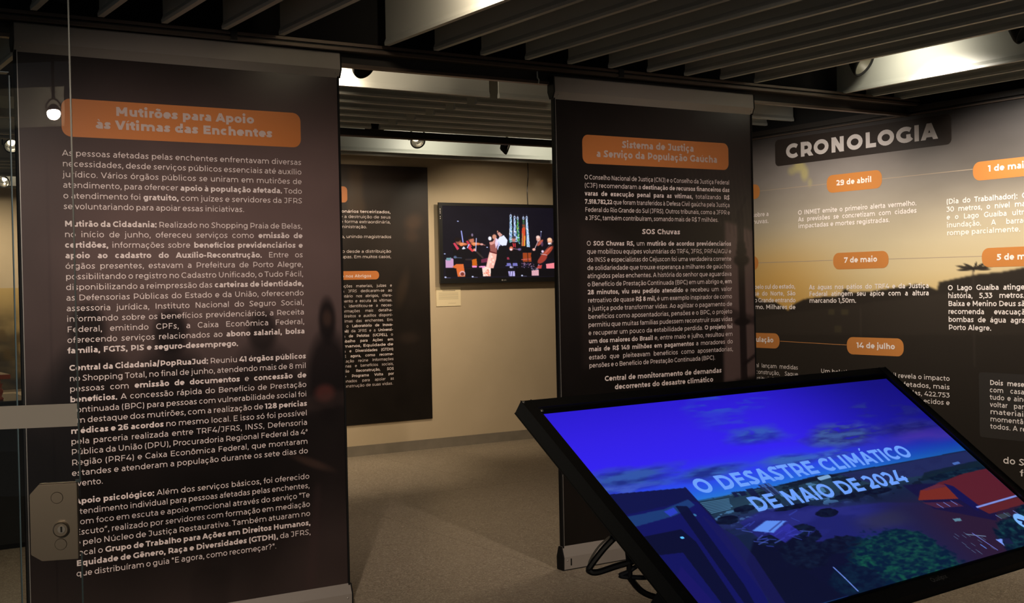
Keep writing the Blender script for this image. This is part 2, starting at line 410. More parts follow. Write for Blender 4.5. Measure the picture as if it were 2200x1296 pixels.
        q, a_ = glyph('a', w_*1.1); Q += [tuple((x*.55, .40+y*.55) for x, y in p) for p in q]; adv = a_*.55
    top = AH+.02 if base.isupper() else .60
    cx = adv/2
    if acc == '´': Q.append(((cx-.05, top), (cx+.02, top), (cx+.14, top+.13), (cx+.03, top+.13)))
    if acc == '`': Q.append(((cx+.05, top), (cx-.03, top), (cx-.14, top+.13), (cx-.03, top+.13)))
    if acc == '^': D(cx-.11, top, cx, top+.12); D(cx+.11, top, cx, top+.12)
    if acc == '~':
        s = s*.8; st(cat2([(cx-.14, top+.02), (cx-.07, top+.09), (cx+.05, top+.035), (cx+.14, top+.10)], 3))
    if acc == ',': D(cx-.02, -.17, cx+.04, 0.02); Q.append(((cx-.09, -.2), (cx+.03, -.2), (cx+.05, -.13), (cx-.09, -.145)))
    _gl[key] = (Q, adv)
    return _gl[key]
def text_quads(line, cap, wreg, u0, u1, wbold=None, fit=False, hf=1.0, track=-0.03):
    """quads of one line stretched between u0 and u1: letters keep their width, word spaces take the slack"""
    wbold = wbold or max(wreg, 0.145)
    em = cap/0.70; segs = line.split('**'); run = []
    for i, sg in enumerate(segs):
        for ch in sg: run.append((ch, wbold if i % 2 else wreg))
    tight = 0.0
    adv_ = lambda c, w_: glyph(c, w_)[1]+(track if w_ > .12 and c not in '.,:il' else 0)
    width = sum(adv_(c, w_) for c, w_ in run if c != ' ')*em*hf; ns = sum(1 for c, _ in run if c == ' ')
    room = u1-u0; k = 1.0; sp = 0.262*em
    if ns: sp = (room-width)/ns
    if ns == 0 or fit or sp < 0.17*em or sp > 2.2*em:
        sp0 = 0.22*em if sp < 0.17*em else 0.30*em
        k = room/(width+ns*sp0); sp = sp0*k
    out = []; x = u0
    for c, w_ in run:
        if c == ' ': x += sp; continue
        q, a = glyph(c, w_)
        for p in q: out.append([(x+px*em*hf*k, py*em) for px, py in p])
        x += adv_(c, w_)*em*hf*k
    return out
def lettering(name, lines, cap, wreg, frame, m, parent, off=0.0008, wbold=None, step=0.000012, hf=1.0, track=-0.03):
    """frame(u, v, off) -> world point. One flat printed piece per line of words."""
    for li, (vb, u0, u1, t) in enumerate(lines):
        v = []; f = []; ti = 0
        fit = len(lines) == 1 or abs(u1-lines[0][2]) > 1e-4
        for qi, q in enumerate(text_quads(t, cap, wreg, u0, u1, wbold, fit, hf, track)):
            for tri in ((q[0], q[1], q[2]), (q[0], q[2], q[3])):
                ar = (tri[1][0]-tri[0][0])*(tri[2][1]-tri[0][1])-(tri[2][0]-tri[0][0])*(tri[1][1]-tri[0][1])
                if abs(ar) < 1e-11: continue
                if ar < 0: tri = tri[::-1]
                ti += 1; o_ = off+(ti % 40)*step
                n = len(v); v += [frame(px, vb+py, o_) for px, py in tri]; f.append((n, n+1, n+2))
        me = bpy.data.meshes.new(name); me.from_pydata(v, [], f); me.materials.append(m)
        o = bpy.data.objects.new(name, me); C.objects.link(o); o.parent = parent
    return o
def rounded(name, u0, u1, v0, v1, r, frame, m, parent, off=0.0004, thick=0.0, seg=6):
    pts = []
    for cx, cy, a in ((u1-r, v1-r, 0), (u0+r, v1-r, 90), (u0+r, v0+r, 180), (u1-r, v0+r, 270)):
        for k in range(seg+1):
            t = math.radians(a+90*k/seg); pts.append((cx+r*math.cos(t), cy+r*math.sin(t)))
    n = len(pts); v = [frame(x, y, off) for x, y in pts]
    return mesh_obj(name, v, [tuple(range(n))], m, parent)

# printed words: name -> (cap height, weight, [(baseline z, left, right, words)])
TEXT = {
 'a_title1': (0.038, 0.2, [(2.2607, 1.4651, 2.0866, '**Mutirões para Apoio**')]),
 'a_title2': (0.038, 0.2, [(2.2027, 1.3816, 2.1722, '**às Vítimas das Enchentes**')]),
 'a1': (0.024, 0.092, [(2.0829, 1.2449, 2.3119, 'As pessoas afetadas pelas enchentes enfrentavam diversas'), (2.0386, 1.2449, 2.3119, 'necessidades, desde serviços públicos essenciais até auxílio'), (1.9943, 1.2449, 2.3119, 'jurídico. Vários órgãos públicos se uniram em mutirões de'), (1.95, 1.2449, 2.3119, 'atendimento, para oferecer **apoio à população afetada.** Todo'), (1.9057, 1.2449, 2.3119, 'o atendimento foi **gratuito,** com juízes e servidores da JFRS'), (1.8614, 1.2449, 2.0308, 'se voluntariando para apoiar essas iniciativas.')]),
 'a2': (0.024, 0.092, [(1.7887, 1.2465, 2.3091, '**Mutirão da Cidadania:** Realizado no Shopping Praia de Belas,'), (1.7447, 1.2465, 2.3091, 'no início de junho, ofereceu serviços como **emissão de**'), (1.7007, 1.2465, 2.3091, '**certidões,** informações sobre **benefícios previdenciários e**'), (1.6567, 1.2465, 2.3091, '**apoio ao cadastro do Auxílio-Reconstrução.** Entre os'), (1.6128, 1.2465, 2.3091, 'órgãos presentes, estavam a Prefeitura de Porto Alegre,'), (1.5688, 1.2465, 2.3091, 'possibilitando o registro no Cadastro Unificado, o Tudo Fácil,'), (1.5248, 1.2465, 2.3091, 'disponibilizando a reimpressão das **carteiras de identidade,**'), (1.4808, 1.2465, 2.3091, 'as Defensorias Públicas do Estado e da União, oferecendo'), (1.4368, 1.2465, 2.3091, 'assessoria jurídica, Instituto Nacional do Seguro Social,'), (1.3928, 1.2465, 2.3091, 'informando sobre os benefícios previdenciários, a Receita'), (1.3488, 1.2465, 2.3091, 'Federal, emitindo CPFs, a Caixa Econômica Federal,'), (1.3048, 1.2465, 2.3091, 'oferecendo serviços relacionados ao **abono salarial, bolsa**'), (1.2609, 1.2465, 1.9878, '**família, FGTS, PIS e seguro-desemprego.**')]),
 'a3': (0.024, 0.092, [(1.1887, 1.2515, 2.3126, '**Central da Cidadania/PopRuaJud:** Reuniu **41 órgãos públicos**'), (1.1448, 1.2515, 2.3126, 'no Shopping Total, no final de junho, atendendo mais de 8 mil'), (1.101, 1.2515, 2.3126, 'pessoas com **emissão de documentos** e **concessão de**'), (1.0571, 1.2515, 2.3126, '**benefícios.** A concessão rápida do Benefício de Prestação'), (1.0132, 1.2515, 2.3126, 'Continuada (BPC) para pessoas com vulnerabilidade social foi'), (0.9694, 1.2515, 2.3126, 'um destaque dos mutirões, com a realização de **128 perícias**'), (0.9255, 1.2515, 2.3126, '**médicas e 26 acordos** no mesmo local. E isso só foi possível'), (0.8817, 1.2515, 2.3126, 'pela parceria realizada entre TRF4/JFRS, INSS, Defensoria'), (0.8378, 1.2515, 2.3126, 'Pública da União (DPU), Procuradoria Regional Federal da 4ª'), (0.7939, 1.2515, 2.3126, 'Região (PRF4) e Caixa Econômica Federal, que montaram'), (0.7501, 1.2515, 2.3126, 'estandes e atenderam a população durante os sete dias do'), (0.7062, 1.2515, 1.3797, 'evento.')]),
 'a4': (0.024, 0.092, [(0.6312, 1.2601, 2.3169, '**Apoio psicológico:** Além dos serviços básicos, foi oferecido'), (0.5881, 1.2601, 2.3169, 'atendimento individual para pessoas afetadas pelas enchentes,'), (0.5449, 1.2601, 2.3169, 'com foco em escuta e apoio emocional através do serviço “Te'), (0.5018, 1.2601, 2.3169, 'Escuto”, realizado por servidores com formação em mediação'), (0.4587, 1.2601, 2.3169, 'e pelo Núcleo de Justiça Restaurativa. Também atuaram no'), (0.4155, 1.2601, 2.3169, 'local o **Grupo de Trabalho para Ações em Direitos Humanos,**'), (0.3724, 1.2601, 2.3169, '**Equidade de Gênero, Raça e Diversidades (GTDH),** da JFRS,'), (0.3293, 1.2601, 2.147, 'que distribuíram o guia "E agora, como recomeçar?".')]),
 'b_title1': (0.038, 0.18, [(2.2455, 4.1904, 4.7096, '**Sistema de Justiça**')]),
 'b_title2': (0.038, 0.18, [(2.1895, 4.0151, 4.8866, '**a Serviço da População Gaúcha**')]),
 'b1': (0.0245, 0.098, [(2.067, 3.9331, 4.9776, 'O Conselho Nacional de Justiça (CNJ) e o Conselho da Justiça Federal'), (2.0236, 3.9331, 4.9776, '(CJF) recomendaram a **destinação de recursos financeiros das**'), (1.9801, 3.9331, 4.9776, '**varas de execução penal para as vítimas,** totalizando **R$**'), (1.9366, 3.9331, 4.9776, '**7.918.782,22** que foram transferidos à Defesa Civil gaúcha pela Justiça'), (1.8932, 3.9331, 4.9776, 'Federal do Rio Grande do Sul (JFRS). Outros tribunais, como a JFPR e'), (1.8497, 3.9331, 4.8872, 'a JFSC, também contribuíram, somando mais de R$ 7 milhões.')]),
 'b_h1': (0.028, 0.15, [(1.7765, 4.3194, 4.5964, '**SOS Chuvas**')]),
 'b2': (0.0245, 0.098, [(1.7128, 3.9399, 4.9827, 'O **SOS Chuvas RS,** um **mutirão de acordos previdenciários**'), (1.6692, 3.9399, 4.9827, 'que mobilizou equipes voluntárias do TRF4, JFRS, PRF4/AGU e'), (1.6255, 3.9399, 4.9827, 'do INSS e especialistas do Cejuscon foi uma verdadeira corrente'), (1.5819, 3.9399, 4.9827, 'de solidariedade que trouxe esperança a milhares de gaúchos'), (1.5383, 3.9399, 4.9827, 'atingidos pelas enchentes. A história do senhor que aguardava'), (1.4947, 3.9399, 4.9827, 'o Benefício de Prestação Continuada (BPC) em um abrigo e, **em**'), (1.4511, 3.9399, 4.9827, '**28 minutos, viu seu pedido atendido** e recebeu um valor'), (1.4075, 3.9399, 4.9827, 'retroativo de quase **R$ 8 mil,** é um exemplo inspirador de como'), (1.3639, 3.9399, 4.9827, 'a justiça pode transformar vidas. Ao agilizar o pagamento de'), (1.3203, 3.9399, 4.9827, 'benefícios como aposentadorias, pensões e o BPC, o projeto'), (1.2767, 3.9399, 4.9827, 'permitiu que muitas famílias pudessem reconstruir suas vidas'), (1.2331, 3.9399, 4.9827, 'e recuperar um pouco da estabilidade perdida. **O projeto foi**'), (1.1895, 3.9399, 4.9827, '**um dos maiores do Brasil** e, entre maio e julho, resultou em'), (1.1459, 3.9399, 4.9827, '**mais de R$ 149 milhões em pagamentos** a moradores do'), (1.1022, 3.9399, 4.9827, 'estado que pleiteavam benefícios como aposentadorias,'), (1.0586, 3.9399, 4.8431, 'pensões e o Benefício de Prestação Continuada (BPC).')]),
 'b_h2': (0.0275, 0.15, [(0.9812, 4.0426, 4.8901, '**Central de monitoramento de demandas**')]),
 'b_h3': (0.0275, 0.15, [(0.9324, 4.1093, 4.8242, '**decorrentes do desastre climático**')]),
 'p0': (0.026, 0.075, [(2.1971, 4.7569, 5.2663, '**ionários terceirizados,**')]),
 'p1': (0.026, 0.075, [(2.1499, 4.7558, 5.2652, 'e a destruição de seus')]),
 'p2': (0.026, 0.075, [(2.1044, 4.7592, 5.2641, 'e forma extraordinária,')]),
 'p3': (0.026, 0.075, [(2.0587, 4.7582, 5.0215, 'ministração.')]),
 'p4': (0.026, 0.075, [(1.97, 4.7606, 5.2679, '**o,** unindo magistrados')]),
 'p5': (0.026, 0.075, [(1.8368, 4.7574, 5.2622, 'io desde a distribuição')]),
 'p6': (0.026, 0.075, [(1.7883, 4.7585, 5.261, 'upas. Em muitos casos,')]),
 'p7': (0.026, 0.075, [(1.6147, 4.7566, 5.0542, '**o nos Abrigos**')]),
 'p8': (0.0245, 0.075, [(1.5254, 4.7618, 5.2633, 'ações materiais, juízes e'), (1.4805, 4.7618, 5.2633, 'a JFRS dedicaram-se ao'), (1.4355, 4.7618, 5.2633, 'ntário nos abrigos, ofere-'), (1.3906, 4.7618, 5.2633, 'nento e escuta às vítimas.'), (1.3457, 4.7618, 5.2633, 'a, identificou-se a neces-'), (1.3007, 4.7618, 5.2633, 'ormações mais detalha-'), (1.2558, 4.7618, 5.2633, 'direitos e auxílios disponí-'), (1.2108, 4.7618, 5.2633, 'timas das enchentes. Em'), (1.1659, 4.7618, 5.2633, ' o **Laboratório de Inova-**'), (1.121, 4.7618, 5.2633, '**hê)** da JFRS e a **Universi-**'), (1.076, 4.7618, 5.2633, '**a de Pelotas (UCPEL),** o'), (1.0311, 4.7618, 5.2633, '**abalho para Ações em**'), (0.9862, 4.7618, 5.2633, '**manos, Equidade de**'), (0.9412, 4.7618, 5.2633, '**a e Diversidades (GTDH)**'), (0.8963, 4.7618, 5.2633, '**E agora, como recome-**'), (0.8513, 4.7618, 5.2633, 'cação reúne informações'), (0.8064, 4.7618, 5.2633, 'mas e benefícios sociais,'), (0.7615, 4.7618, 5.2633, '**ílio Reconstrução, SOS**'), (0.7165, 4.7618, 5.2633, '**e Programa Volta por**'), (0.6716, 4.7618, 5.2633, 'onados para apoiar as'), (0.6267, 4.7618, 5.2518, 'onstrução de suas vidas.')]),
 'w_title': (0.105, 0.205, [(2.3909, -6.4336, -5.1019, '**CRONOLOGIA**')]),
 'w_d1': (0.038, 0.17, [(2.1585, -5.9552, -5.6423, '**29 de abril**')]),
 'w_d2': (0.038, 0.17, [(2.1469, -4.7406, -4.4545, '**1 de maio**')]),
 'w_d3': (0.038, 0.17, [(1.6195, -5.8985, -5.6076, '**7 de maio**')]),
 'w_d4': (0.038, 0.17, [(1.602, -4.6908, -4.4057, '**5 de maio**')]),
 'w_d5': (0.038, 0.17, [(1.0327, -5.7991, -5.4715, '**14 de julho**')]),
 'w_d6': (0.038, 0.17, [(1.0485, -6.7704, -6.5867, '**ulação**')]),
 'w1': (0.0325, 0.135, [(1.9869, -6.7803, -6.6119, 'sobre a'), (1.9357, -6.7803, -6.6132, 'huvas.')]),
 'w2': (0.0325, 0.135, [(1.9771, -6.3198, -5.2777, 'O INMET emite o primeiro alerta vermelho.'), (1.9285, -6.3198, -5.2777, 'As previsões se concretizam com cidades'), (1.8799, -6.3198, -5.496, 'impactadas e mortes registradas.')]),
 'w3': (0.0325, 0.135, [(1.9687, -5.0489, -4.473, '(Dia do Trabalhador): O'), (1.919, -5.0489, -4.473, '30 metros, o nível mai'), (1.8693, -5.0489, -4.473, 'e o Lago Guaíba ultra'), (1.8197, -5.0489, -4.473, 'inundação. A barrag'), (1.77, -5.0489, -4.5229, 'rompe parcialmente.')]),
 'w4': (0.0325, 0.135, [(1.446, -6.7758, -6.3579, 'pelo sul do estado,'), (1.3961, -6.7758, -6.3579, 'sé do Norte, São'), (1.3462, -6.7758, -6.3579, 'o Grande entrando'), (1.2963, -6.7758, -6.3592, 'mo. Milhares de')]),
 'w5': (0.0325, 0.135, [(1.438, -6.2263, -5.1921, 'As águas nos pátios do TRF4 e da Justiça'), (1.3904, -6.2263, -5.1921, 'Federal atingem seu ápice com a altura'), (1.3428, -6.2263, -5.7943, 'marcando 1,50m.')]),
 'w6': (0.0325, 0.135, [(1.4216, -5.0486, -4.5012, 'O Lago Guaíba atinge'), (1.3715, -5.0486, -4.5012, 'história, 5,33 metros.'), (1.3214, -5.0486, -4.5012, 'Baixa e Menino Deus sã'), (1.2714, -5.0486, -4.5012, 'recomenda evacuaçã'), (1.2213, -5.0486, -4.5012, 'bombas de água agra'), (1.1712, -5.0486, -4.7343, 'Porto Alegre.')]),
 'w7': (0.03, 0.09, [(0.8587, -6.7765, -6.3448, 'al lançam medidas'), (0.8095, -6.7765, -6.3448, 'construção, Saque'), (0.7603, -6.7765, -6.4621, 'stituição an')]),
 'w8': (0.03, 0.105, [(0.8452, -6.1284, -5.0428, 'Um boletim da Defesa Civil revela o impacto')]),
 'w8b': (0.03, 0.105, [(0.7907, -5.4391, -5.0437, 'afetados, mais')]),
 'w8c': (0.03, 0.105, [(0.7384, -5.3571, -5.0447, 'das, 422.753')]),
 'w8d': (0.03, 0.105, [(0.6908, -5.2507, -5.0457, 'ecidos e')]),
 'w9': (0.03, 0.115, [(0.8367, -4.7544, -4.4927, '**Dois meses**'), (0.7918, -4.7544, -4.4927, 'com casas'), (0.747, -4.7544, -4.4927, 'tudo e aind'), (0.7021, -4.7544, -4.4927, 'voltar para'), (0.6573, -4.7544, -4.4927, 'materiais'), (0.6124, -4.7544, -4.4927, 'momentân'), (0.5676, -4.7544, -4.5035, 'todos. A re')]),
 'w10': (0.04, 0.12, [(0.3621, -4.6689, -4.4761, 'do Su')]),
 'w11': (0.04, 0.12, [(0.2966, -4.5553, -4.4803, 'fo')]),
}

# ------------------------------------------------------------------ materials
M_baffle = mat('baffle_paint', (0.50, 0.52, 0.48), 0.45)
M_black = mat('black_void', (0.006, 0.006, 0.006), 0.9)
M_blackpl = mat('black_plastic', (0.012, 0.012, 0.012), 0.35)
M_cap = mat('matt_black_cap', (0.010, 0.010, 0.010), 0.75, spec=0.15)
M_blackframe = mat('black_frame', (0.034, 0.033, 0.029), 0.36, bump=(400, 0.15))
M_alu = mat('dull_aluminium', (0.34, 0.31, 0.28), 0.45, 0.2)
M_silver = mat('silver_edge', (0.45, 0.43, 0.40), 0.35, 0.6)
M_rail = mat('brown_rail', (0.13, 0.098, 0.078), 0.4, 0.5)
M_raildark = mat('rail_groove', (0.02, 0.017, 0.015), 0.6)
M_wall = noise_mat('beige_wall_paint', (0.53, 0.43, 0.285), (0.56, 0.455, 0.305), 3.0, 0.75)
M_skirt = noise_mat('grey_skirting', (0.20, 0.175, 0.135), (0.23, 0.20, 0.155), 9.0, 0.5)
M_orange = mat('orange_print', (0.62, 0.21, 0.055), 0.4)
M_orange2 = mat('bright_orange_print', (0.58, 0.225, 0.055), 0.4)
M_text = mat('pale_lettering', (0.88, 0.775, 0.76), 0.5, spec=0.3)
M_titletext = mat('title_lettering', (0.62, 0.50, 0.47), 0.5, spec=0.3)
M_textw = mat('white_lettering', (0.90, 0.82, 0.78), 0.5, spec=0.3)
M_textd = mat('ink', (0.10, 0.09, 0.08), 0.6)
M_print = print_mat('satin_print', 0.28, 0.45)
M_mural = print_mat('mural_print', 0.40, 0.4)
M_poster = print_mat('poster_print', 0.38, 0.4)
M_paper = mat('cream_paper', (0.78, 0.66, 0.42), 0.7)
M_screen = screen_mat('lit_screen', 1.0)
M_tv = screen_mat('lit_tv', 1.15)
M_chrome = mat('brushed_steel', (0.30, 0.26, 0.21), 0.38, 0.85)
M_cable = mat('cable_rubber', (0.012, 0.012, 0.014), 0.3)
M_bulb = mat('lamp_glow', (1, 0.9, 0.7), 0.4, emit=(1.0, 0.86, 0.62), estr=14)
M_refl = mat('lamp_reflector', (0.8, 0.78, 0.72), 0.18, 1.0)
M_red = mat('red_varnished_wood', (0.42, 0.085, 0.03), 0.3)
M_text_blue = mat('screen_letters', (0, 0, 0), 0.5, emit=tuple(lin((108, 158, 250))), estr=1.0)
M_film = mat('frosted_film', (0.62, 0.59, 0.55), 0.7)

# floor: mottled vinyl
def floor_material():
    m = mat('mottled_vinyl', (0.3, 0.25, 0.2), 0.42, spec=0.4); nt = m.node_tree; b = nt.nodes['Principled BSDF']
    tc = nt.nodes.new('ShaderNodeTexCoord')
    t1 = nt.nodes.new('ShaderNodeTexNoise'); t1.inputs['Scale'].default_value = 34; t1.inputs['Detail'].default_value = 4; t1.inputs['Distortion'].default_value = 3.5
    t2 = nt.nodes.new('ShaderNodeTexNoise'); t2.inputs['Scale'].default_value = 1.3; t2.inputs['Detail'].default_value = 3
    r1 = nt.nodes.new('ShaderNodeValToRGB'); e = r1.color_ramp
    e.elements[0].position = 0.34; e.elements[0].color = (0.20, 0.165, 0.118, 1); e.elements[1].position = 0.68; e.elements[1].color = (0.50, 0.44, 0.34, 1)
    k = e.elements.new(0.5); k.color = (0.29, 0.24, 0.175, 1)
    mx = nt.nodes.new('ShaderNodeMix'); mx.data_type = 'RGBA'; mx.blend_type = 'MULTIPLY'; mx.inputs['Factor'].default_value = 0.35
    r2 = nt.nodes.new('ShaderNodeValToRGB'); r2.color_ramp.elements[0].color = (0.7, 0.7, 0.7, 1); r2.color_ramp.elements[1].color = (1.1, 1.1, 1.1, 1)
    nt.links.new(tc.outputs['Object'], t1.inputs['Vector']); nt.links.new(tc.outputs['Object'], t2.inputs['Vector'])
    nt.links.new(t1.outputs['Fac'], r1.inputs['Fac']); nt.links.new(t2.outputs['Fac'], r2.inputs['Fac'])
    nt.links.new(r1.outputs['Color'], mx.inputs['A']); nt.links.new(r2.outputs['Color'], mx.inputs['B'])
    nt.links.new(mx.outputs['Result'], b.inputs['Base Color'])
    return m
M_floor = floor_material()
def glass_material():
    m = bpy.data.materials.new('clear_glass'); m.use_nodes = True; nt = m.node_tree; nt.nodes.clear()
    o = nt.nodes.new('ShaderNodeOutputMaterial'); t = nt.nodes.new('ShaderNodeBsdfTransparent'); t.inputs[0].default_value = (0.95, 0.97, 0.96, 1)
    g = nt.nodes.new('ShaderNodeBsdfGlossy'); g.inputs['Roughness'].default_value = 0.0; g.inputs[0].default_value = (1, 1, 1, 1)
    f = nt.nodes.new('ShaderNodeFresnel'); f.inputs['IOR'].default_value = 1.5; x = nt.nodes.new('ShaderNodeMixShader')
    nt.links.new(f.outputs[0], x.inputs[0]); nt.links.new(t.outputs[0], x.inputs[1]); nt.links.new(g.outputs[0], x.inputs[2]); nt.links.new(x.outputs[0], o.inputs[0])
    return m
M_glass = glass_material()
M_gedge = mat('glass_edge', (0.07, 0.11, 0.125), 0.3, spec=0.35)

# ------------------------------------------------------------------ setting
FL = struct(box('floor', (-3.0, -3.0, -0.06), (9.0, 14.5, -0.004), M_raildark))
for (y0, y1) in ((-3.0, -0.72), (-0.716, 2.13), (2.134, 5.063), (5.067, 7.908), (7.912, 10.12), (10.124, 14.4)):
    xs = [-3.0, -1.3, 3.708-3.0, 3.708, 6.7, 9.0] if y1 != 10.12 else [-3.0, 0.9, 5.0, 9.0]
    xs = sorted(xs)
    for a, b in zip(xs[:-1], xs[1:]):
        box('floor_sheet', (a+0.0012, y0, -0.004), (b-0.0012, y1, 0.0), M_floor, FL)
CE = struct(box('ceiling', (-3.0, -3.0, 3.25), (9.0, 14.5, 3.30), M_black))
WB = struct(box('wall_back', (3.9, 10.095, 0.0), (8.6, 10.25, 3.25), M_wall))
BB = struct(box('baseboard_back', (3.9, 10.078, 0.0), (8.6, 10.095, 0.092), M_skirt))
WR = struct(box('wall_right', (6.605, -1.0, 0.0), (6.75, 7.6, 2.585), M_raildark))
WR2 = struct(box('wall_far_right', (8.6, 7.6, 0.0), (8.75, 10.2, 3.25), M_wall))
WR3 = struct(box('wall_return', (6.75, 7.45, 0.0), (8.75, 7.6, 3.25), M_wall))
T3 = struct(box('trim_3', (6.575, -1.0, 2.585), (6.75, 7.6, 2.62), M_raildark))
box('trim_bead', (6.583, -1.0, 2.563), (6.604, 7.6, 2.572), M_rail, T3)

def baffle(axis, pos, t0, t1, H=2.65, h=0.27):
    pr = [(-0.013, H), (0.013, H), (0.014, H+0.014), (0.006, H+0.034), (0.005, H+h), (-0.005, H+h), (-0.006, H+0.034), (-0.014, H+0.014)]
    pr = [(pos+a, z) for a, z in pr]
    # 'x' profile runs along x (horizontal coord is y); 'y' runs along y
    return prism('baffle', pr, axis, t0, t1, M_baffle, CE)
for k in range(-5, 21):
    X = 1.124+0.265*k
    if k in (5, 16, 17): continue
    d = 0.10 if k >= 18 else 0.0
    baffle('y', X, -1.2, 5.195+d)
for k in range(12):
    Y = 6.328+0.265*k
    if k in (7, 8, 9, 10): continue
    baffle('x', Y, 1.62, 3.99); baffle('x', Y, 4.06, 6.57)
    if k > 4: baffle('x', Y, 6.6, 8.55)
baffle('x', -2.2, -2.95, -1.89)
baffle('x', 9.508, 1.62, 3.99); baffle('x', -2.2, -2.95, -1.89)
baffle('x', 9.508, 4.06, 8.55)
for X in (0.46, 0.725, 0.99, 1.255): baffle('y', X, 5.75, 9.9)
WB2 = struct(box('wall_back_left', (-1.0, 14.2, 0.0), (3.9, 14.35, 3.25), M_wall))
WB3 = struct(box('wall_recess_side', (3.9, 10.25, 0.0), (4.05, 14.35, 3.25), M_wall))
for j in (0, 1, 2, 5, 9, 10): baffle('x', 11.1+.265*j, -0.8, 3.88)

def rail(name, Y, x0, x1):
    root = struct(prism(name, [(Y, 2.622), (Y+0.16, 2.622), (Y+0.16, 2.640), (Y, 2.640)], 'x', x0, x1, M_raildark))
    box('track_bar', (x0, Y-0.012, 2.618), (x1, Y+0.012, 2.632), M_rail, root)
    box('track_bar', (x0, Y-0.012, 2.642), (x1, Y+0.03, 2.656), M_rail, root)
    return root
T1 = rail('trim_1', 5.25, -1.0, 6.60)
prism('fascia', [(5.335, 2.575), (5.355, 2.575), (5.355, 2.622), (5.335, 2.622)], 'x', -1.0, 6.60, M_raildark, T1)
box('fascia_lip', (-1.0, 5.322, 2.560), (6.60, 5.36, 2.575), M_rail, T1)
tube('hook', [(3.655, 5.318, 2.625), (3.655, 5.318, 2.590), (3.663, 5.316, 2.578), (3.660, 5.316, 2.560)], 0.004, M_baffle, T1, 6)
box('void_blocker_board', (-3.0, 5.33, 2.66), (6.75, 5.36, 3.25), M_black, T1)  # added board; keeps the void black and stops light from the back room
WR4 = struct(box('wall_right_top', (6.62, -3.0, 2.62), (6.75, 7.6, 3.25), M_black))
T2 = struct(box('trim_2', (-1.0, 8.04, 2.612), (8.6, 8.12, 2.662), M_black))
box('rail_lip', (-1.0, 8.03, 2.604), (8.6, 8.05, 2.613), M_rail, T2)
box('rail_bracket', (3.995, 7.955, 2.655), (4.13, 8.02, 2.80), M_cap, T2)
for xb in (1.96, 4.13): box('rail_joint', (xb, 5.228, 2.616), (xb+0.03, 5.262, 2.662), M_blackpl, T1)

# ------------------------------------------------------------------ hanging display panels
def panel_print_A(nx=170, ny=270):
    cv = Canvas(nx, ny, 1.078, 2.496, 2.505, 0.112); Z = cv.Y; X = cv.X
    base = np.interp(Z, [0.1, .3, .6, .9, 1.05, 1.2, 1.4, 1.7, 2.0, 2.2, 2.35, 2.5], [46, 36, 21, 27, 46, 82, 102, 110, 106, 90, 68, 48])
    n = vnoise(ny+1, nx+1, 5, 3, 3)-0.5
    base = base + n*26
    mx = sstep(2.0, 2.45, X)*22*sstep(1.2, 0.2, Z) + sstep(1.7, 2.4, X)*14*sstep(1.5, 2.2, Z) - sstep(1.55, 1.1, X)*sstep(.9, 1.3, Z)*16
    base = base+mx
    cv.c[...] = base[..., None]*np.array([1.0, 0.83, 0.81])
    D = (24, 19, 19)
    def body(x, z, w_, h, a=0.75, hair=1.0):
        cv.ell(x, z, w_*0.42, h*0.20*hair, D, a, 0.5); cv.ell(x, z-h*0.62, w_, h*0.48, D, a, 0.45)
    body(2.42, 1.36, .10, .42, .8, 1.2); body(2.10, 1.32, .16, .46, .6); body(1.68, 1.33, .17, .5, .8); body(1.33, 1.36, .17, .5, .75)
    cv.ell(2.42, 1.37, .022, .035, (90, 66, 56), .5, .8); cv.ell(1.50, 1.13, .06, .07, (70, 52, 46), .4, .8)
    cv.ell(2.13, 1.06, .08, .06, (80, 60, 52), .35, .9); cv.ell(2.40, 1.02, .05, .04, (130, 66, 60), .5, .7)
    cv.ell(2.33, .70, .10, .018, (90, 66, 56), .5, .9, -0.4); cv.ell(1.92, .97, .10, .05, (60, 48, 44), .5, .9)
    cv.poly([(2.26, 1.0), (2.5, 1.03), (2.5, .96), (2.27, .93)], (70, 55, 52), .4, 3)
    cv.poly([(2.34, .6), (2.37, .6), (2.33, .12), (2.28, .12)], (70, 52, 52), .3, 4)
    return cv.out()
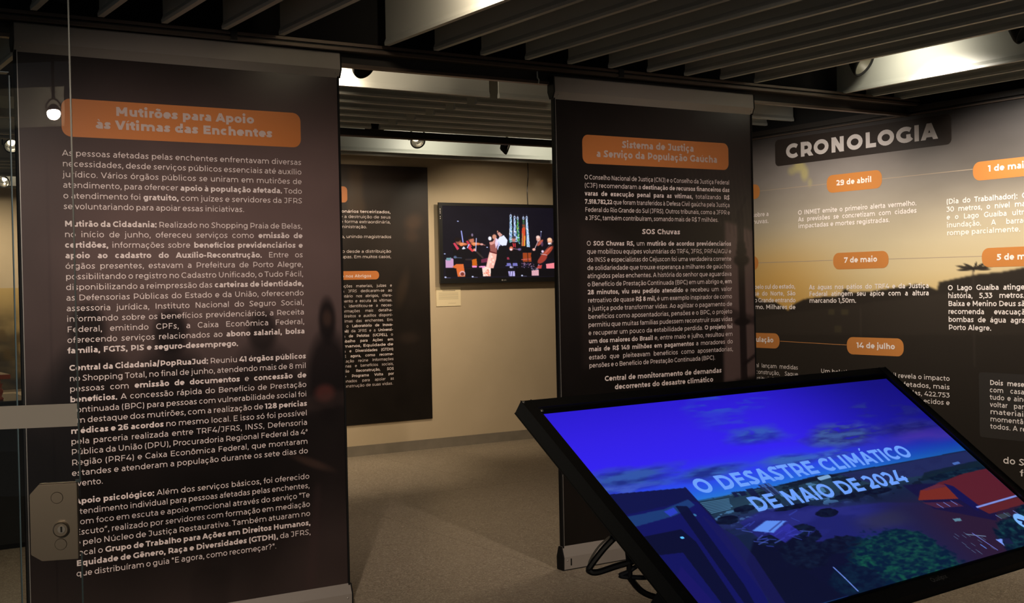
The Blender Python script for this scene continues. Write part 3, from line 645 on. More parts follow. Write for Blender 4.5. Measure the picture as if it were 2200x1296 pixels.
def panel_print_B(nx=150, ny=270):
    cv = Canvas(nx, ny, 3.756, 5.147, 2.49, 0.125); Z = cv.Y; X = cv.X
    base = np.interp(Z, [0.1, .5, .9, 1.0, 1.25, 1.5, 1.8, 2.0, 2.3, 2.5], [22, 18, 18, 22, 32, 36, 33, 30, 38, 36])
    base = base + (vnoise(ny+1, nx+1, 6, 4, 11)-0.5)*16 + sstep(4.0, 5.1, X)*16*sstep(1.0, 1.4, Z)
    cv.c[...] = base[..., None]*np.array([1.0, 0.85, 0.82])
    cv.poly([(3.95, 1.86), (4.5, 1.62), (4.98, 1.50), (4.98, 1.9), (4.5, 2.0), (3.95, 2.0)], (28, 23, 21), .8, 3)
    cv.poly([(3.9, 1.83), (4.45, 1.6), (4.5, 1.3), (3.9, 1.05)], (58, 47, 45), .35, 5)
    cv.poly([(4.93, 1.86), (5.15, 1.80), (5.15, .95), (4.90, .92)], (112, 92, 90), .8, 3)
    k = (26, 20, 22)
    for a, b in (((5.05, 1.9), (5.06, .9)),): cv.line([a, b], .05, k, .85)
    cv.ell(5.055, 1.63, .06, .035, k, .9, .4); cv.poly([(5.03, 1.74), (5.08, 1.74), (5.10, 1.66), (5.01, 1.66)], k, .9, 1)
    cv.ell(5.05, 1.27, .065, .022, k, .9, .4); cv.poly([(4.93, 1.36), (5.15, 1.30), (5.15, 1.25), (4.93, 1.30)], k, .5, 2)
    cv.line([(5.06, 1.02), (5.15, 1.07)], .02, k, .8); cv.line([(5.1, 2.0), (5.02, 1.86)], .015, k, .8)
    for i in range(14):
        x = 4.62+i*.035; cv.line([(x, 2.32-.01*i), (x+.07, 1.95-.02*i)], .010, (62, 50, 48), .35)
    cv.poly([(4.2, 1.3), (4.6, 1.34), (4.62, 1.0), (4.2, 1.02)], (30, 24, 23), .6, 4)
    return cv.out()
YF = 5.301
def panel(x0, x1, ztop, zfoot, cols, nx, ny, label, blocks, box_, left_print, right_print):
    t = empty('display_panel', ((x0+x1)/2, YF+0.011, 0), label, 'display panel')
    box('core', (x0+.006, YF+.002, 0.06), (x1-.006, YF+.020, 2.56), M_cap, t)
    for a in (x0, x1-.009): box('side_channel', (a, YF-.004, .09), (a+.009, YF+.022, 2.52), M_cap, t)
    box('edge_strip', (x0+.009, YF-.003, .09), (x0+.0125, YF+.002, 2.52), M_silver, t)
    ps = grid_print('print_sheet', (left_print, YF, ztop-.11), (right_print-left_print, 0, 0), (0, 0, -(ztop-.11-zfoot)), nx, ny, cols, M_print, t)
    c = YF+.011
    hp = [(c-.012, ztop-.118), (c-.029, ztop-.080), (c-.026, ztop-.005), (c-.022, ztop), (c+.022, ztop), (c+.026, ztop-.005), (c+.029, ztop-.080), (c+.012, ztop-.118)]
    prism('header_profile', hp, 'x', x0-.001, x1+.001, M_alu, t)
    fp = [(c-.027, .004), (c+.027, .004), (c+.029, .07), (c+.012, zfoot+.004), (c-.012, zfoot+.004), (c-.029, .07)]
    f = prism('footer_profile', fp, 'x', x0-.001, x1+.001, M_alu, t)
    box('floor_seal', (x0, c-.028, 0.0), (x1, c+.028, .005), M_blackpl, t)
    for a, b in ((x0-.009, x0-.001), (x1+.001, x1+.008)):
        g = 1.04
        prism('end_cap', [(c+(y-c)*g, z) for y, z in hp], 'x', a, b, M_cap, t)
        prism('end_cap', [(c+(y-c)*g, max(z-.001, 0.0)) for y, z in fp], 'x', a, b, M_cap, t)
    box('lock_slot', (x0+.040, c-.0305, .024), (x0+.047, c-.026, .060), M_blackpl, t)
    for xx in (x0+.02, x1-.02):
        for zz in (.052, ztop-.10):
            lathe('screw', [(0.0, .003), (.004, .002), (.0045, 0.0)], M_silver, t, 8, Matrix.Translation((xx, c-.0282, zz)) @ Matrix.Rotation(math.pi/2, 4, 'X'))
    fr = lambda u, v, off: (u, YF-off, v)
    rounded('title_band', *box_, .038, fr, M_orange, ps, .0005)
    for nm in blocks:
        cap, wgt, rows = TEXT[nm]
        lettering('lettering', [(r[0], r[1], r[2], r[3]) for r in rows], cap, wgt, fr, M_titletext if 'title' in nm else M_text, ps, .0010, wbold=max(wgt, .165), hf=1.05 if nm[0] == 'a' else .98, track=-.035)
    adopt(t); return t
panel(1.066, 2.510, 2.617, .113, panel_print_A(), 170, 270,
      'left hanging brown display panel with orange title about flood relief, behind the glass door',
      ['a_title1', 'a_title2', 'a1', 'a2', 'a3', 'a4'], (1.2465, 2.3115, 2.163, 2.3215), 1.079, 2.500)
panel(3.742, 5.165, 2.600, .122, panel_print_B(), 150, 270,
      'dark hanging display panel with orange title about the justice system, behind the touch screen',
      ['b_title1', 'b_title2', 'b1', 'b_h1', 'b2', 'b_h2', 'b_h3'], (3.9245, 4.975, 2.151, 2.3055), 3.755, 5.156)

# ------------------------------------------------------------------ timeline mural on the right wall
XW = 6.599
def mural_print(nx=720, ny=400):
    # columns run with -Y (left to right in view)
    cv = Canvas(nx, ny, -7.45, -1.0, 2.562, 0.0); Z = cv.Y; U = cv.X
    g = [np.interp(Z, [1.0, 1.35, 1.55, 1.75, 2.0, 2.25, 2.40, 2.47, 2.55], c) for c in
         ([218, 216, 212, 200, 172, 138, 112, 86, 60], [182, 186, 192, 186, 162, 131, 106, 81, 57], [112, 124, 148, 154, 146, 126, 104, 80, 57])]
    cv.c[...] = np.stack(g, -1)
    left = sstep(-5.6, -6.6, U)*sstep(1.95, 1.45, Z)
    cv.c += (np.array([212, 160, 74])-cv.c)*(left*.7)[..., None]
    n = vnoise(ny+1, nx+1, 4, 5, 5)-.5; cv.c += (n*34*sstep(1.5, 2.2, Z))[..., None]
    for (y, z, rx, rz, a) in ((-6.30, 2.33, .05, .045, .75), (-6.33, 2.38, .06, .03, .6), (-6.25, 2.27, .035, .05, .7), (-6.20, 2.20, .02, .03, .4), (-6.37, 2.30, .04, .03, .5)):
        cv.ell(y, z, rx, rz, (196, 184, 120), a, .9)
    cv.c += (((vnoise(ny+1, nx+1, 30, 30, 8)-.5)*10)*sstep(1.5, 2.2, Z))[..., None]
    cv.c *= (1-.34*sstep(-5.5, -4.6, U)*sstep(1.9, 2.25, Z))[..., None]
    sk = [(7.45, 1.40), (6.97, 1.39), (6.772, 1.394), (6.68, 1.35), (6.55, 1.346), (6.436, 1.285), (6.38, 1.33), (6.285, 1.368), (6.08, 1.386), (5.96, 1.39), (5.929, 1.40), (5.905, 1.436), (5.88, 1.436), (5.849, 1.412), (5.661, 1.42), (5.447, 1.444), (5.293, 1.463), (5.20, 1.45), (5.13, 1.422), (5.112, 1.474), (4.952, 1.50), (4.832, 1.518), (4.652, 1.53), (4.505, 1.553), (4.2, 1.59), (3.4, 1.68), (2.6, 1.6), (1.0, 1.62)]
    dk = (48, 42, 36)
    cv.poly([(-a, b) for a, b in sk]+[(-1.0, -.1), (-7.45, -.1)], dk, 1, 2)
    for a, l_ in ((160, .13), (185, .12), (135, .09), (45, .10), (15, .13), (-5, .11), (80, .06)): # palm crown
        t = math.radians(a); cv.ell(-4.85+l_*.5*math.cos(t), 1.553+l_*.22*math.sin(t), l_*.52, .0085, dk, .95, .5, math.atan2(.45*math.sin(t), math.cos(t)))
    cv.line([(-4.86, 1.54), (-4.86, .95)], .012, (64, 56, 50), .5)
    cv.poly([(-5.1, 1.40), (-4.0, 1.47), (-4.0, 1.16), (-6.9, 1.10), (-6.9, 1.22)], (56, 49, 42), .7, 3)
    for y in (-6.02, -5.90): cv.poly([(y-.03, 1.30), (y+.03, 1.30), (y+.03, 1.26), (y-.03, 1.26)], (80, 72, 50), .6, 1)
    cv.poly([(-5.99, 1.18), (-5.93, 1.18), (-5.93, 1.14), (-5.99, 1.14)], (80, 72, 50), .5, 1)
    cv.line([(-5.76, 1.30), (-5.76, 1.0)], .008, (70, 62, 54), .6)
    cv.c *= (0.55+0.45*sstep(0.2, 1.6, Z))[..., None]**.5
    return cv.out()
MU = empty('timeline_mural', (XW, -4.2, 0), 'large printed timeline mural with sunset sky and orange date pills on the right wall', 'wall mural')
MU.location = (XW, 4.2, 0)
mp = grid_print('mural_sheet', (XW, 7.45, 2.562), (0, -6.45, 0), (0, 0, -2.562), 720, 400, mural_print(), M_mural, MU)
frw = lambda u, v, off: (XW-off, -u, v)
M_titleplate = mat('dark_title_plate', (0.028, 0.021, 0.018), 0.5, spec=0.3)
M_plate2 = mat('dark_text_plate', (0.030, 0.026, 0.023), 0.45)
rounded('title_plate', -6.536, -5.002, 2.345, 2.538, .035, frw, M_titleplate, MU, .0006)
rounded('text_plate', -4.83, -2.6, .508, .912, .02, frw, M_plate2, MU, .0006)
def line_between(u0, u1, v0, v1, m):
    h = .0022; return mesh_obj('timeline_line', [frw(u0, v0-h, .0004), frw(u1, v1-h, .0004), frw(u1, v1+h, .0004), frw(u0, v0+h, .0004)], [(0, 1, 2, 3)], m, MU)
M_bigtitle = mat('silver_grey_lettering', (0.60, 0.555, 0.54), 0.45)
M_line = mat('thin_orange_line', (0.52, 0.22, 0.07), 0.5)
M_linep = mat('faint_orange_line', (0.42, 0.325, 0.235), 0.5)
for a in ((-6.70, -6.04, 2.178, 2.178, M_linep), (-5.56, -4.85, 2.172, 2.172, M_linep), (-6.73, -6.0, 1.642, 1.640, M_linep), (-5.515, -4.795, 1.634, 1.63, M_linep), (-6.52, -5.885, 1.060, 1.050, M_line)):
    line_between(*a)
pills = [('w_d1', -6.042, -5.557, 2.112, 2.235), ('w_d2', -4.849, -4.35, 2.098, 2.214), ('w_d3', -5.996, -5.513, 1.575, 1.690), ('w_d4', -4.795, -4.30, 1.561, 1.679), ('w_d5', -5.885, -5.401, .987, 1.106), ('w_d6', -7.0, -6.525, 1.005, 1.117), (None, -7.15, -6.700, 2.122, 2.232), (None, -7.2, -6.728, 1.590, 1.694)]
for nm, a, b, c_, d in pills:
    p_ = rounded('date_pill', a, b, c_, d, min(.05, (d-c_)/2-.002), frw, M_orange2, MU, .0008)
    if nm:
        cap, wgt, rows = TEXT[nm]; lettering('lettering', rows, cap, wgt, frw, M_textw, p_, .0014)
for nm in ('w_title', 'w1', 'w2', 'w3', 'w4', 'w5', 'w6', 'w7', 'w8', 'w8b', 'w8c', 'w8d', 'w9', 'w10', 'w11'):
    cap, wgt, rows = TEXT[nm]
    lettering('lettering', rows, cap, wgt, frw, M_bigtitle if nm == 'w_title' else M_textw, MU, .0014, track=.0 if nm == 'w_title' else -.03)
adopt(MU)

# ------------------------------------------------------------------ poster on the back wall
YB = 10.082
def poster_print(nx=70, ny=120):
    cv = Canvas(nx, ny, 4.29, 5.66, 2.63, .285); Z = cv.Y; X = cv.X
    b = np.interp(Z, [.28, 1.0, 1.6, 2.2, 2.63], [24, 28, 36, 48, 58]) + (vnoise(ny+1, nx+1, 6, 4, 21)-.5)*16
    cv.c[...] = b[..., None]*np.array([1.0, .84, .74])
    cv.poly([(4.85, 2.6), (4.98, 2.6), (5.0, 2.2), (4.83, 2.2)], (96, 76, 56), .5, 3)
    cv.ell(5.50, 2.12, .09, .07, (104, 76, 56), .45, .9, .5); cv.ell(5.48, 1.99, .07, .05, (90, 66, 50), .35, .9); cv.ell(5.37, 1.50, .05, .16, (80, 62, 46), .35, .9, -.3)
    cv.ell(5.42, 1.05, .1, .05, (66, 52, 44), .35, .9)
    return cv.out()
PO = empty('text_poster', (4.975, 10.09, .285), 'tall dark brown text poster on the beige back wall, left of the television', 'poster')
box('poster_board', (4.29, YB+.0005, .283), (5.661, 10.0945, 2.632), M_blackpl, PO)
ps_ = grid_print('poster_sheet', (4.29, YB, 2.632), (1.371, 0, 0), (0, 0, -2.349), 70, 120, poster_print(), M_poster, PO)
frp = lambda u, v, off: (u, YB-off, v)
rounded('title_band', 4.42, 4.833, 2.288, 2.432, .035, frp, M_orange, PO, .0006)
pill_ = rounded('section_band', 4.42, 5.134, 1.594, 1.672, .036, frp, M_orange, PO, .0006)
for nm in ['p%d' % i for i in range(9)]:
    cap, wgt, rows = TEXT[nm]
    lettering('lettering', rows, cap, wgt, frp, M_text, PO if nm != 'p7' else pill_, .0014, wbold=.125)
adopt(PO)

# ------------------------------------------------------------------ television
def tv_picture(nx=440, ny=240):
    A_ = 251.5/155.0
    cv = Canvas(nx, ny, 0, 1.0, 0, 1.0)   # crop coordinates are mapped below
    cv.c[...] = np.array([15, 12, 24])
    cv.c += ((vnoise(ny+1, nx+1, 5, 5, 2)-.5)*8)[..., None]
    x = lambda px: (px-62)/1392.0; y = lambda py: (py-62)/848.0
    P = lambda pts: [(x(a), y(b)) for a, b in pts]
    def el(px, py, rx, ry, c, a=1, s=.4, rot=0): cv.ell(x(px), y(py), rx/1392., ry/848., c, a, s, rot)
    def po(pts, c, a=1, s=0): cv.poly(P(pts), c, a, s)
    def li(pts, w_, c, a=1): cv.line(P(pts), w_/1392., c, a, 848/1392.)
    rs = random.Random(4)
    # stage floor pieces between the black monitors
    po([(92, 690), (185, 670), (185, 785), (92, 785)], (196, 150, 190)); po([(100, 670), (160, 665), (150, 700), (100, 700)], (110, 150, 160))
    po([(170, 775), (215, 742), (300, 742), (318, 890), (230, 890), (215, 800)], (214, 104, 48)); el(285, 855, 34, 30, (230, 190, 200)); el(285, 860, 24, 22, (120, 50, 40))
    po([(400, 690), (455, 680), (462, 760), (402, 765)], (196, 96, 20)); po([(510, 690), (590, 670), (590, 720), (510, 730)], (120, 40, 70), .9)
    po([(480, 770), (560, 765), (555, 800), (490, 795)], (240, 150, 200)); po([(400, 765), (460, 765), (455, 785), (402, 785)], (250, 140, 200))
    po([(1020, 610), (1130, 610), (1125, 720), (1020, 720)], (150, 62, 26)); po([(820, 665), (885, 665), (885, 692), (815, 692)], (150, 50, 70)); po([(915, 668), (970, 668), (975, 692), (915, 692)], (150, 50, 70))
    po([(1000, 690), (1120, 680), (1120, 695), (1000, 700)], (190, 90, 80))
    po([(1310, 750), (1425, 735), (1454, 735), (1454, 805), (1315, 805)], (235, 128, 140)); po([(1190, 770), (1260, 760), (1250, 805), (1190, 805)], (180, 60, 56))
    # equipment row
    po([(805, 735), (950, 735), (955, 770), (805, 770)], (122, 120, 196)); 
    for i in range(9): li([(815+i*15, 738), (815+i*15, 768)], 3, (60, 60, 110), .8)
    for i in range(70):
        a, b = rs.uniform(960, 1215), rs.uniform(738, 790); li([(a, b), (a+rs.uniform(-14, 14), b+rs.uniform(-10, 10))], rs.uniform(2, 5), rs.choice([(220, 190, 240), (120, 90, 160), (240, 170, 190), (60, 40, 80)]), .85)
    for i in range(40):
        a, b = rs.uniform(1110, 1210), rs.uniform(795, 830); li([(a, b), (a+rs.uniform(-18, 18), b+rs.uniform(-8, 8))], 3, rs.choice([(200, 190, 210), (90, 80, 110)]), .8)
    po([(1125, 830), (1215, 820), (1215, 892), (1128, 892)], (226, 170, 178)); 
    for a in (1145, 1170, 1195): li([(a, 835), (a-5, 890)], 5, (150, 120, 150), .8)
    po([(835, 835), (915, 830), (918, 895), (845, 895)], (180, 170, 226)); el(875, 790, 24, 12, (200, 200, 240)); po([(830, 770), (925, 770), (925, 835), (830, 835)], (14, 12, 22), .7); el(875, 783, 22, 10, (190, 190, 235))
    for a in (860, 890): li([(a, 838), (a-8, 895)], 6, (40, 40, 70))
    # flags
    def flag(x0, top, x1, bot, cols, w_):
        li([(x0, top-28), (x0, top)], 3, (90, 90, 100)); el(x0, top+14, w_*.65, 22, (190, 205, 235)); el(x0, top+14, w_*.3, 9, (40, 60, 90))
        n = 26
        for i in range(n):
            t = i/n; yy = top+30+(bot-top-30)*t; xx = x0+(x1-x0)*t; ww = w_*(.55+.55*t)
            for j in range(5): 
                cc = cols[(i*j+j+i//6) % len(cols)]; po([(xx-ww+2*ww*j/5, yy), (xx-ww+2*ww*(j+1)/5, yy), (xx-ww+2*ww*(j+1)/5, yy+16), (xx-ww+2*ww*j/5, yy+16)], cc, .95)
    wb = [(190, 214, 244), (150, 180, 225), (225, 235, 250), (120, 150, 205)]
    flag(880, 155, 876, 485, wb+[(40, 120, 90)], 21); flag(927, 172, 930, 480, wb+[(30, 60, 120)], 20); flag(965, 180, 968, 500, [(60, 150, 50), (150, 200, 60), (30, 110, 80), (160, 210, 230), (40, 60, 130)], 18)
    flag(1036, 178, 1040, 330, [(30, 110, 70), (20, 70, 60), (170, 60, 40)], 19)
    po([(1015, 320), (1030, 300), (1055, 300), (1060, 460), (1045, 470), (1050, 530), (1005, 530), (1012, 420)], (206, 74, 44)); po([(1015, 380), (1028, 370), (1022, 530), (1005, 525)], (170, 120, 70)); po([(1042, 410), (1056, 400), (1052, 530), (1036, 530)], (214, 160, 60))
    flag(1078, 172, 1090, 540, [(200, 220, 250), (225, 235, 255), (140, 165, 215), (170, 200, 245), (150, 190, 200)], 19)
    K = (13, 10, 16); S = (206, 140, 116)
    # singer couple
    po([(612, 600), (700, 620), (690, 690), (655, 800), (565, 785), (590, 680)], (238, 176, 160)); po([(620, 610), (645, 615), (600, 780), (575, 780)], (250, 205, 196), .8)
    for a, b in ((640, 660), (655, 700), (625, 720), (650, 745)): el(a, b, 10, 14, (255, 236, 220), .7)
    po([(613, 480), (690, 470), (705, 520), (700, 615), (622, 600)], (150, 84, 78)); li([(618, 598), (700, 620)], 14, (96, 30, 34))
    el(645, 430, 36, 40, (26, 16, 22)); el(620, 440, 20, 24, (236, 236, 246)); el(675, 420, 26, 30, S); po([(610, 490), (650, 480), (690, 430), (675, 500), (630, 520)], (214, 150, 140)); po([(690, 430), (730, 460), (720, 500), (690, 560), (680, 500)], (226, 200, 226))
    po([(710, 380), (735, 360), (775, 395), (740, 425)], (205, 150, 140)); el(715, 358, 8, 14, S); po([(735, 425), (790, 400), (835, 460), (820, 520), (780, 535), (740, 510), (700, 480)], (222, 226, 250)); po([(705, 560), (725, 470), (745, 520), (720, 600)], (190, 190, 230)); po([(730, 530), (830, 520), (820, 760), (690, 795), (700, 620)], K)
    po([(520, 800), (560, 775), (625, 795), (620, 890), (530, 890)], (246, 214, 200)); po([(560, 830), (600, 800), (600, 890), (560, 890)], (232, 130, 110), .8)
    for i in range(14): a, b = rs.uniform(530, 615), rs.uniform(800, 885); el(a, b, 9, 6, rs.choice([(255, 240, 225), (220, 110, 90), (250, 190, 160)]), .8)
    # violinists
    def player(cx, cy, hair, shirt):
        po([(cx-60, cy+60), (cx+40, cy+30), (cx+120, cy+150), (cx+100, cy+230), (cx-70, cy+200)], K)
        el(cx, cy, 30, 36, (150, 84, 66)); el(cx-10, cy-26, 34, 26, hair); po([(cx-62, cy+20), (cx-40, cy+10), (cx+10, cy+80), (cx-15, cy+100)], shirt)
    player(245, 480, (22, 12, 14), (206, 60, 84)); player(395, 455, (20, 12, 14), (190, 50, 70)); el(405, 465, 26, 30, (190, 110, 84)); el(392, 425, 36, 22, (24, 14, 16)); el(410, 400, 12, 18, (150, 130, 160), .8)
    po([(355, 555), (375, 530), (430, 590), (405, 600)], (214, 60, 70)); po([(285, 565), (305, 535), (330, 560), (300, 570)], (225, 225, 245)); po([(345, 550), (360, 510), (380, 510), (350, 560)], (180, 180, 235)); el(435, 575, 18, 16, (236, 150, 120))
    for cx, cy, r in ((300, 508, 52), (450, 505, 60)): el(cx, cy, r, 17, (205, 106, 60), 1, .3, .05); el(cx-20, cy+2, 24, 22, (226, 130, 76), 1, .3); el(cx, cy-3, r*.6, 5, (240, 180, 150), .7)
    li([(505, 505), (560, 520)], 9, (150, 90, 80)); el(520, 510, 20, 12, (220, 160, 150)); li([(283, 355), (300, 485)], 12, (160, 166, 240)); li([(458, 440), (448, 590)], 9, (186, 186, 230)); li([(460, 600), (530, 670)], 20, (60, 48, 46), .8); li([(330, 690), (400, 690)], 18, (56, 44, 44), .8)
    po([(190, 600), (300, 660), (310, 740), (190, 740)], K); po([(460, 640), (510, 660), (510, 760), (465, 770)], K)
    # guitarist
    po([(835, 520), (880, 480), (960, 480), (1010, 570), (1000, 680), (1000, 800), (960, 800), (940, 700), (900, 700), (885, 800), (840, 640)], K); el(912, 450, 24, 34, (180, 120, 110)); el(912, 425, 24, 16, (70, 60, 66)); po([(895, 490), (912, 500), (915, 545), (902, 540)], (206, 50, 60)); po([(918, 500), (935, 492), (935, 550), (925, 545)], (206, 50, 60)); el(878, 560, 24, 26, (214, 110, 80)); el(875, 572, 16, 12, (244, 220, 226)); li([(900, 560), (985, 575)], 9, (120, 90, 110)); el(980, 570, 22, 16, (150, 130, 190), .6)
    po([(1010, 535), (1130, 545), (1110, 610), (1010, 600)], (10, 8, 14)); li([(1078, 600), (1085, 730)], 6, K)
    # third violinist and cellist
    po([(1150, 520), (1200, 480), (1280, 510), (1290, 600), (1230, 640), (1200, 790), (1170, 790), (1120, 650)], K); el(1220, 440, 28, 36, (214, 156, 140)); el(1215, 420, 24, 18, (236, 200, 190)); el(1240, 490, 22, 44, (176, 84, 66), 1, .3, .5); li([(1165, 575), (1220, 460)], 7, (220, 180, 190)); el(1160, 572, 20, 16, (236, 170, 156)); li([(1250, 420), (1256, 355)], 6, (120, 120, 170)); el(1257, 353, 8, 6, (210, 220, 255)); el(1265, 505, 16, 30, (120, 80, 120), .6)
    po([(1330, 500), (1440, 480), (1454, 520), (1454, 680), (1320, 690)], K); el(1365, 465, 32, 36, (216, 150, 120)); el(1362, 448, 28, 20, (240, 190, 150)); li([(1350, 500), (1380, 500)], 20, (226, 226, 236))
    el(1320, 610, 40, 92, (160, 62, 44), 1, .25, .55); el(1265, 690, 44, 62, (150, 56, 44), 1, .25, .5); el(1335, 585, 12, 60, (220, 120, 100), .5, .6, .55); li([(1250, 640), (1420, 460)], 7, (90, 60, 60)); li([(1245, 625), (1325, 640)], 5, (225, 210, 220)); el(1270, 596, 16, 16, (226, 200, 226))
    for a, b, c_, d in ((92, 790, 215, 890), (320, 785, 520, 895), (625, 795, 830, 890), (925, 795, 1120, 895), (1220, 808, 1454, 900)): po([(a, b), (c_, b), (c_, d), (a, d)], (9, 7, 12))
    li([(325, 800), (510, 795)], 4, (60, 50, 60), .6)
    for a, b in ((88, 895), (405, 893), (1005, 888)): el(a, b, 12, 9, (200, 206, 240)); li([(a+12, b+6), (a+58, b+8)], 4, (150, 150, 190), .7)
    for a, b in ((245, 240), (85, 622), (585, 545)): el(a, b, 11, 6, (190, 200, 250), .9)
    el(205, 660, 18, 16, (90, 110, 150), .8); li([(190, 665), (280, 670)], 7, (110, 130, 160), .7)
    for ch in range(3): cv.c[..., ch] = blur(cv.c[..., ch])
    return cv.out()
TV = empty('television', (6.42, 10.06, 1.54), 'black flat television on the beige back wall showing musicians on stage', 'television')
x0, x1, z0, z1 = 5.738, 7.118, 1.545, 2.303
ty = 10.015
bm = bmesh.new()
add_box(bm, (x0+.01, ty+.012, z0+.01), (x1-.01, 10.06, z1-.01), .006); link_bm('casing', bm, M_blackpl, TV)
bm = bmesh.new()
for a, b in (((x0, ty, z0), (x1, ty+.022, z0+.046)), ((x0, ty, z1-.030), (x1, ty+.022, z1)), ((x0, ty, z0+.046), (x0+.036, ty+.022, z1-.030)), ((x1-.036, ty, z0+.046), (x1, ty+.022, z1-.030))): add_box(bm, a, b)
link_bm('bezel', bm, M_blackpl, TV)
grid_print('screen', (x0+.036, ty+.008, z1-.030), (x1-x0-.072, 0, 0), (0, 0, -(z1-z0-.076)), 440, 240, tv_picture(), M_tv, TV)
box('wall_bracket', (6.2, 10.06, 1.75), (6.7, 10.0948, 2.1), M_blackpl, TV)
frt = lambda u, v, off: (u, ty-off, v)
M_inkg = mat('grey_badge_print', (0.35, 0.34, 0.32), 0.5)
lg = lathe('maker_badge', [(0, 0), (.0075, 0)], M_inkg, TV, 14, Matrix.Translation((6.425, ty-.0006, z0+.023)) @ Matrix.Rotation(math.pi/2, 4, 'X'))
lettering('lettering', [(z0+.017, 6.440, 6.470, '**LG**')], .011, .12, frt, M_inkg, TV, .0006)
bm = bmesh.new()
for zz in (2.24, 2.228, 2.213, 2.200, 2.168, 2.150): add_box(bm, (x0+.010, ty-.001, zz), (x0+.016, ty, zz+.008))
link_bm('side_marks', bm, M_textw, TV)
adopt(TV)
cbl = tube('television_cable', catmull([(6.79, 10.088, 2.28), (6.785, 10.088, 2.45), (6.80, 10.088, 2.6), (6.795, 10.085, 2.75), (6.80, 10.07, 2.9), (6.80, 10.07, 3.24)], 5), .0045, M_cable)
tag(cbl, 'thin black cable running up the back wall above the television', 'cable')
# caption card
CD = empty('caption_card', (5.866, 10.09, 1.33), 'small cream caption card on the back wall under the television', 'card')
box('card', (5.732, 10.0888, 1.331), (5.999, 10.0948, 1.510), M_paper, CD)
frc = lambda u, v, off: (u, 10.0888-off, v)
def bar(name, u0, u1, v0, v1, m, par): return mesh_obj(name, [frc(u0, v0, .0006), frc(u1, v0, .0006), frc(u1, v1, .0006), frc(u0, v1, .0006)], [(0, 1, 2, 3)], m, par)
M_inkf = mat('faint_ink', (0.52, 0.45, 0.30), 0.7)
bar('heading_line', 5.80, 5.94, 1.4745, 1.4785, M_textd, CD)
for k in range(7): bar('text_line', 5.758, 5.972, 1.455-k*.0098, 1.4585-k*.0098, M_inkf, CD)
bar('text_line', 5.862, 5.945, 1.357, 1.360, M_inkf, CD)
adopt(CD)

